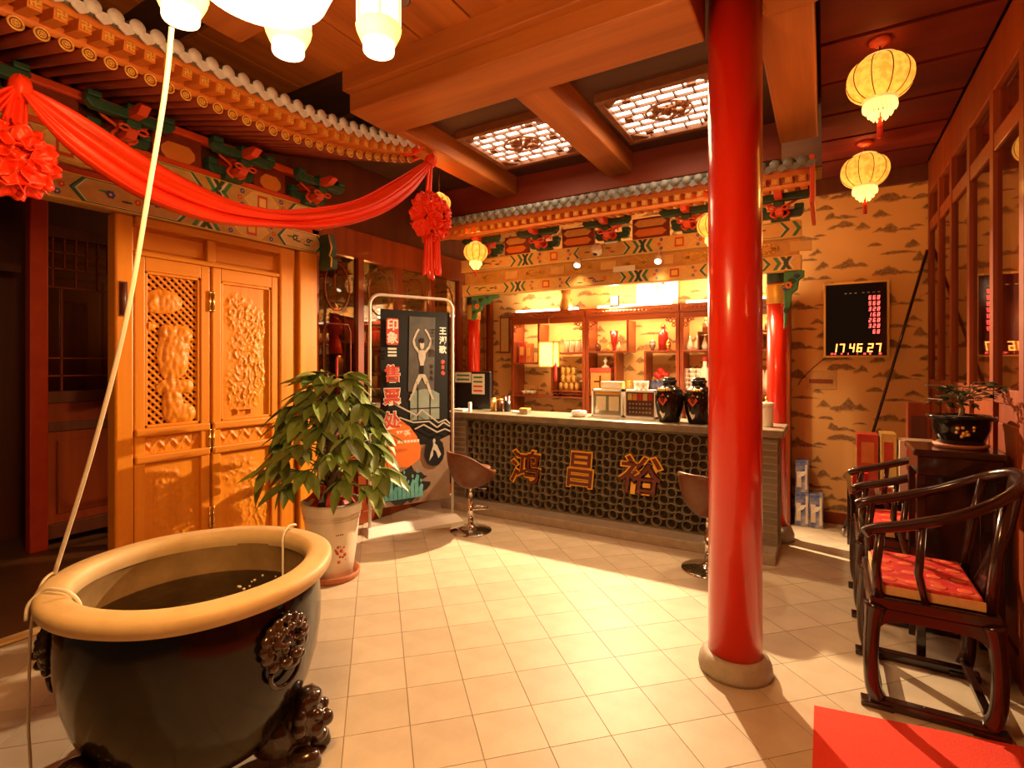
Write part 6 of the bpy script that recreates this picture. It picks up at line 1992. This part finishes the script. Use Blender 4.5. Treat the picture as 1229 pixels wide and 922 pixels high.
def armchair(label):
    """faces -X; local origin at the floor below the seat centre; 0.56 deep (x) by 0.58 wide (y)"""
    t = thing('rosewood_armchair', label, 'armchair', (0, 0, 0), 'dark rosewood horseshoe armchairs')
    W = M['blackwood']
    D, B_ = .225, .28
    # seat frame
    f = MB()
    f.box(-D, D, -B_, -B_ + .055, .43, .475).box(-D, D, B_ - .055, B_, .43, .475).box(-D, -D + .055, -B_ + .055, B_ - .055, .43, .475).box(D - .055, D, -B_ + .055, B_ - .055, .43, .475)
    f.box(-D + .05, D - .05, -B_ + .05, B_ - .05, .45, .465)
    f.build('seat_frame', W, t, bevel=.006)
    # apron with incurved legs, one profile per side
    for sy in (-1, 1):
        for sx in (-1, 1):
            pts = [(sx * (D - .025), sy * (B_ - .025), .435), (sx * (D - .012), sy * (B_ - .015), .36), (sx * (D - .005), sy * (B_ - .010), .22), (sx * (D - .012), sy * (B_ - .014), .10), (sx * (D - .03), sy * (B_ - .03), .045)]
            sm_ = [lerp3([Vector(q) for q in pts], k / 12) for k in range(13)]
            lg = MB().tube(sm_, [.036 + .012 * max(0, 1 - k / 3) - .006 * math.sin(k / 12 * PI) for k in range(13)], 12)
            lg.build('leg', W, t)
    for sy in (-1, 1):
        n_ = 15; pr = [(-D + .02, .43)] + [(-D + .03 + (2 * D - .06) * k / (n_ - 1), .385 - .05 * abs(2 * k / (n_ - 1) - 1) ** 6) for k in range(n_)] + [(D - .02, .43)]
        MB().prism(pr, (0, sy * (B_ - .012) + .01, 0), (1, 0, 0), (0, 0, 1), .02).build('apron', W, t, bevel=.004)
        MB().box(-D + .0, D - .0, sy * (B_ - .035) - .024, sy * (B_ - .035) + .024, .0, .042).build('base_rail', W, t, bevel=.006)
        for sx in (-1, 1):
            MB().box(sx * (D - .03) - .062, sx * (D - .03) + .062, sy * (B_ - .035) - .034, sy * (B_ - .035) + .034, .0, .024).build('foot_block', W, t, bevel=.004)
    for sx in (-1, 1):
        MB().box(sx * (D - .012) - .012, sx * (D - .012) + .012, -B_ + .03, B_ - .03, .385, .43).build('apron', W, t, bevel=.004)
        MB().box(sx * (D - .035) - .016, sx * (D - .035) + .016, -B_ + .05, B_ - .05, .06, .09).build('stretcher', W, t, bevel=.004)
    # horseshoe rail
    pts = []
    for sy_k in range(25):
        a = -1 + 2 * sy_k / 24
        pts.append(None)
    ctrl = [Vector(q) for q in ((-.245, -.285, .735), (-.21, -.275, .755), (-.08, -.278, .79), (.09, -.275, .85), (.23, -.235, .92), (.325, -.13, .975), (.35, 0, .99), (.325, .13, .975), (.23, .235, .92), (.09, .275, .85), (-.08, .278, .79), (-.21, .275, .755), (-.245, .285, .735))]
    MB().tube([lerp3(ctrl, k / 64) for k in range(65)], .0225, 12).build('horseshoe_rail', W, t)
    for sy in (-1, 1):
        MB().tube([(-.19, sy * .262, .47), (-.20, sy * .268, .6), (-.18, sy * .272, .757)], [.022, .019, .018], 10).build('arm_post', W, t)
        MB().tube([(-.02, sy * .262, .47), (-.05, sy * .285, .60), (-.03, sy * .276, .82)], [.015, .017, .013], 10).build('arm_post', W, t)
        MB().tube([(.195, sy * .235, .47), (.22, sy * .225, .7), (.255, sy * .21, .93)], [.022, .02, .018], 10).build('back_post', W, t)
    MB().grid(lambda u, v: (.195 + .14 * u + .02 * math.sin(u * PI), (v - .5) * .17, .47 + .52 * u), 14, 6).build('back_splat', W, t, solid=.016)
    # cushion
    cs = MB()
    cs.box(-D + .035, D - .05, -B_ + .035, B_ - .035, .477, .53)
    c = cs.build('cushion', M['cushion'], t, bevel=.012)
    e = MB(); h_ = .481
    e.box(-D + .028, D - .045, -B_ + .028, -B_ + .036, h_, .516).box(-D + .028, D - .045, B_ - .036, B_ - .028, h_, .516).box(-D + .026, -D + .036, -B_ + .028, B_ - .028, h_, .516)
    e.build('brocade_border', M['brocade'], c)
    rnd = random.Random(6)
    md_ = MB()
    for ix in range(4):
        for iy in range(4):
            cx, cy = -D + .08 + ix * .09, -B_ + .09 + iy * .13
            md_.lathe([(0, .5315), (.026, .5315), (.03, .5305)], (cx, cy, 0), 10, sx=1, sy=1)
    md_.build('brocade_roundels', M['cushion2'], c, kind='stuff')
    return t


ac = armchair('dark rosewood armchair with red brocade cushion standing by the red carpet')
ac.location = (.40, 3.145, 0)
ac.scale = (1, 1, 1.07)
copy_tree(ac, (.40, 4.11, 0), 0.0, 'dark rosewood armchair beyond the tall plant stand, nearer the wallpaper')
# tall stand between the chairs
ts = thing('plant_stand', 'tall dark rosewood stand between the two armchairs', 'stand', (.56, 3.625, 0))
MB().box(.40, .775, 3.44, 3.81, 1.07, 1.105).build('top_board', M['blackwood'], ts, bevel=.008)
MB().box(.42, .76, 3.46, 3.79, .97, 1.07).build('apron', M['blackwood'], ts, bevel=.005)
for sx in (.435, .745):
    for sy in (3.475, 3.775): MB().box(sx - .02, sx + .02, sy - .02, sy + .02, 0, .97).build('leg', M['blackwood'], ts, bevel=.004)
MB().box(.43, .75, 3.47, 3.78, .30, .325).build('low_shelf', M['blackwood'], ts, bevel=.004)
MB().box(.44, .74, 3.773, 3.783, .33, .97).box(.742, .75, 3.48, 3.77, .33, .97).build('side_panel', M['blackwood'], ts)

# bonsai pot
bp = Vector((.625, 3.64, 1.107))
bo = thing('bonsai', 'small dark leaved bonsai in a black glazed pot on the tall stand', 'bonsai', tuple(bp))
MB().lathe([(0, 0), (.11, 0), (.118, .012), (.12, .018), (0, .02)], bp, 30).build('saucer', M['terracotta'], bo)
po = MB().lathe([(.095, .02), (.10, .025), (.122, .10), (.126, .145), (.145, .155), (.15, .165), (.143, .172), (.12, .168), (.115, .15), (0, .15)], bp, 36).build('pot', M['jar'], bo)
dv = (Vector((0, 0, 0)) - bp); dv.z = 0; dv.normalize(); sv = Vector((dv.y, -dv.x, 0))
b = MB(); rnd = random.Random(2)
for k in range(12):
    a_ = math.atan2(dv.y, dv.x) + rnd.uniform(-.15, .45); z = rnd.uniform(.06, .12)
    b.ball(bp + Vector((.119 * math.cos(a_), .119 * math.sin(a_), z)), rnd.uniform(.006, .013), 7, 5)
b.build('painted_blossom', M['goldcan'], po, kind='stuff')
MB().lathe([(0, .152), (.115, .152), (.06, .162), (0, .165)], bp, 24).build('soil', M['soil'], bo)
MB().tube([bp + Vector(q) for q in ((0, 0, .15), (.01, .01, .2), (-.01, 0, .25), (.01, -.01, .30))], [.014, .011, .009, .006], 8).build('trunk', M['bark'], bo)
br = MB(); lv = MB().grid(lambda u, v: (.045 * u, (v - .5) * .022 * math.sin(PI * min(1, u * .95 + .05)), -.01 * u * u), 5, 3).mesh('leaf', M['leafdark'])
for k in range(15):
    a = k * 2.4; l_ = rnd.uniform(.07, .20); z = rnd.uniform(.25, .36)
    tip = bp + Vector((l_ * math.cos(a), l_ * math.sin(a), z - .12 * (l_ - .1)))
    br.tube([bp + Vector((0, 0, .23)), bp + Vector((.4 * l_ * math.cos(a), .4 * l_ * math.sin(a), z - .01)), tip], .003, 5)
    for j in range(8):
        s_ = rnd.uniform(.35, 1.0); q = bp.lerp(tip, s_); q.z = tip.z - (1 - s_) * .05 + rnd.uniform(-.015, .02)
        piece('leaf', lv, bo, q, (rnd.uniform(-.6, .6), rnd.uniform(-.7, .5), rnd.uniform(0, 6.28)), (rnd.uniform(.7, 1.2),) * 3)
br.build('twigs', M['bark'], bo, kind='stuff')

# ------------------------------------------------------------------ red carpet
cpm = MB().prism([(-.04, -1.0), (.72, -1.0), (.72, 2.88), (-.04, 2.74)], (0, 0, .001), (1, 0, 0), (0, 1, 0), .008).build('red_carpet', M['carpet'])
tag(cpm, 'plain red carpet lying before the rosewood armchairs', 'carpet')

# ------------------------------------------------------------------ LED price board
la = ony(990, 428, BY - .06); lb = ony(1066, 337, BY - .06)
bd = thing('led_board', 'dark LED board on the wallpaper showing the time in orange digits', 'sign', ((la.x + lb.x) / 2, BY - .03, la.z))
MB().box(la.x, lb.x, BY - .055, BY - .001, la.z, lb.z).build('housing', M['screen'], bd, bevel=.004)
fm = MB()
for q in ((la.x - .012, la.x + .008, la.z - .012, lb.z + .012), (lb.x - .008, lb.x + .012, la.z - .012, lb.z + .012), (la.x, lb.x, la.z - .012, la.z + .008), (la.x, lb.x, lb.z - .008, lb.z + .012)):
    fm.box(q[0], q[1], BY - .062, BY - .001, q[2], q[3])
fm.build('gold_frame', M['goldcan'], bd, bevel=.003)
LW, LH = lb.x - la.x, lb.z - la.z
SEGS = {'0': 'abcdef', '1': 'bc', '2': 'abged', '3': 'abgcd', '4': 'fgbc', '5': 'afgcd', '6': 'afgedc', '7': 'abc', '8': 'abcdefg', '9': 'abcdfg'}


def digits(s, cx, cz, h, m, nm, gap=1.45):
    w = h * .52; th = h * .13; sk = .12
    mb = MB(); n_ = len(s); x = cx - (n_ - 1) * w * gap / 2
    for ch in s:
        if ch in SEGS:
            for sg in SEGS[ch]:
                r_ = {'a': (-w / 2, w / 2, h / 2 - th, h / 2), 'd': (-w / 2, w / 2, -h / 2, -h / 2 + th), 'g': (-w / 2, w / 2, -th / 2, th / 2), 'b': (w / 2 - th, w / 2, 0, h / 2),
                      'c': (w / 2 - th, w / 2, -h / 2, 0), 'f': (-w / 2, -w / 2 + th, 0, h / 2), 'e': (-w / 2, -w / 2 + th, -h / 2, 0)}[sg]
                q = [(r_[0], r_[2]), (r_[1], r_[2]), (r_[1], r_[3]), (r_[0], r_[3])]
                mb.poly([(x + a + sk * b, BY - .0575, cz + b) for a, b in q])
        x += w * gap
    return mb.build(nm, M[m], bd)


zc = la.z + LH * .115
for s_, fx in (('17', .22), ('46', .50), ('27', .79)): digits(s_, la.x + LW * fx, zc, LH * .115, 'ledorange', 'time_digits')
for k, s_ in enumerate(('668', '568', '328', '168', '268', '328', '68')):
    digits(s_, la.x + LW * (.79 if len(s_) == 3 else .82), la.z + LH * (.79 - k * .0765), LH * .052, 'ledred', 'price_digits', 1.75)
for k, (s_, fx) in enumerate((('2018', .14), ('12', .27), ('3', .38), ('1', .52), ('26', .64), ('10', .72), ('88', .88))):
    digits(s_, la.x + LW * fx, la.z + LH * .035, LH * .022, 'ledred', 'date_digits')
for k, fx in enumerate((.34, .42, .50, .62, .70, .78, .86)):
    MB().box(la.x + LW * fx - .010, la.x + LW * fx + .010, BY - .0585, BY - .055, la.z + LH * .855, la.z + LH * .868).build('header_print', M['steel'], bd)
cb_ = onz(0, 0, 5)
w0 = ony(990, 430, BY - .01); w1 = ony(975, 442, BY - .01); w2 = ony(962, 455, BY - .01); w3 = ony(958, 462, BY - .008)
MB().tube([w0, w1, w2, w3], .004, 6).build('power_lead', M['black'], bd)
sa = ony(967, 467, BY); sb = ony(1004, 445, BY)
sw_ = thing('wall_plate', 'wallpaper coloured wall plate with a slot under the LED board', 'wall plate', ((sa.x + sb.x) / 2, BY - .005, sa.z))
MB().box(sa.x, sb.x, BY - .008, BY - .0005, sa.z, sb.z).build('plate', M['ochre'], sw_, bevel=.002)
MB().box(sa.x + .03, sb.x - .03, BY - .014, BY - .008, sa.z + .06, sa.z + .10).build('slot', M['redwood'], sw_)

# ------------------------------------------------------------------ gift boxes by the wall and on the table
for k, (x0, x1, z0, z1, lb_) in enumerate(((-.245, -.125, 0, .32, 'blue printed gift box standing on the floor beside the slim column'), (-.122, -.01, 0, .32, 'blue printed gift box standing on the floor nearer the LED board side'), (-.24, -.13, .322, .62, 'blue printed gift box standing on top of another'))):
    o = MB().box(x0, x1, 5.74, 5.92, z0, z1).build('gift_box', M['boxblue'], bevel=.004); tag(o, lb_, 'gift box')
    MB().box(x0 + .012, x0 + .05, 5.736, 5.74, z0 + .05, z1 - .1).build('printed_crane', M['boxcream'], o)
    b = MB(); b.prism([(0, 0), (.05, .02), (.08, .07), (.03, .06)], (x0 + .02, 5.738, z0 + .14), (1, 0, 0), (0, 0, 1), .003); b.build('printed_motif', M['paper'], o)
    MB().box(x1 - .03, x1 - .01, 5.736, 5.74, z0 + .03, z1 - .03).build('printed_title', M['boxcream'], o)
lt = thing('low_table', 'dark rosewood table under the gift boxes by the wallpaper wall', 'table', (.45, 5.0, 0))
MB().box(.16, .75, 4.62, 5.42, .55, .59).build('top_board', M['blackwood'], lt, bevel=.006)
for sx in (.19, .72):
    for sy in (4.66, 5.38): MB().box(sx - .022, sx + .022, sy - .022, sy + .022, 0, .55).build('leg', M['blackwood'], lt, bevel=.004)
MB().box(.18, .73, 4.65, 4.67, .47, .55).box(.18, .2, 4.65, 5.4, .47, .55).build('apron', M['blackwood'], lt)
for (x0, x1, y0, y1, z0, z1, m, nm, lb_, ct) in ((.22, .36, 4.95, 5.15, .592, 1.00, 'boxred', 'gift_box', 'tall red and cream gift box on the dark table', 'gift box'), (.37, .47, 4.90, 5.10, .592, 1.02, 'boxyellow', 'gift_box', 'tall yellow gift box on the dark table', 'gift box'),
                                               (.48, .70, 4.85, 5.05, .592, .98, 'boxcream', 'gift_box', 'wide cream gift box on the dark table', 'gift box'), (.18, .28, 4.70, 4.82, .592, .74, 'ribbon', 'gift_box', 'small bright red box at the dark table corner', 'gift box'),
                                               (.32, .44, 4.68, 4.80, .592, .66, 'boxcream', 'gift_box', 'low pale box lying on the dark table', 'gift box')):
    o = MB().box(x0, x1, y0, y1, z0, z1).build(nm, M[m], bevel=.004); tag(o, lb_, ct)
    MB().box(x0 + (x1 - x0) * .2, x0 + (x1 - x0) * .8, y0 - .003, y0, z0 + (z1 - z0) * .45, z0 + (z1 - z0) * .85).build('label_panel', M['boxred' if m != 'boxred' else 'boxorange'], o)
    MB().box(x0 - .003, x0, y0 + (y1 - y0) * .2, y0 + (y1 - y0) * .8, z0 + (z1 - z0) * .2, z0 + (z1 - z0) * .7).build('label_panel', M['boxyellow' if m != 'boxyellow' else 'green'], o)
# stacked jars behind the bonsai
q = ony(1122, 520, 5.3)
o = MB().box(.56, .70, 5.12, 5.26, .592, 1.25).build('bottle_carton', M['redwood'], bevel=.004); tag(o, 'tall dark red bottle carton behind the cream gift box', 'carton')
MB().box(.58, .68, 5.117, 5.12, .95, 1.15).build('label_panel', M['darkwood'], o)

# leaning pole
pt_ = ony(1113, 300, 5.97); pb_ = Vector((.14, 5.60, .012))
po_ = thing('leaning_pole', 'long thin dark pole leaning into the wallpaper corner', 'pole', (pb_.x, pb_.y, 0))
MB().tube([pb_, pb_.lerp(pt_, .5), pt_], .013, 10).build('shaft', M['blackwood'], po_)
MB().tube([pb_, pb_ + (pt_ - pb_).normalized() * .06], .017, 10).build('ferrule', M['steel'], po_)
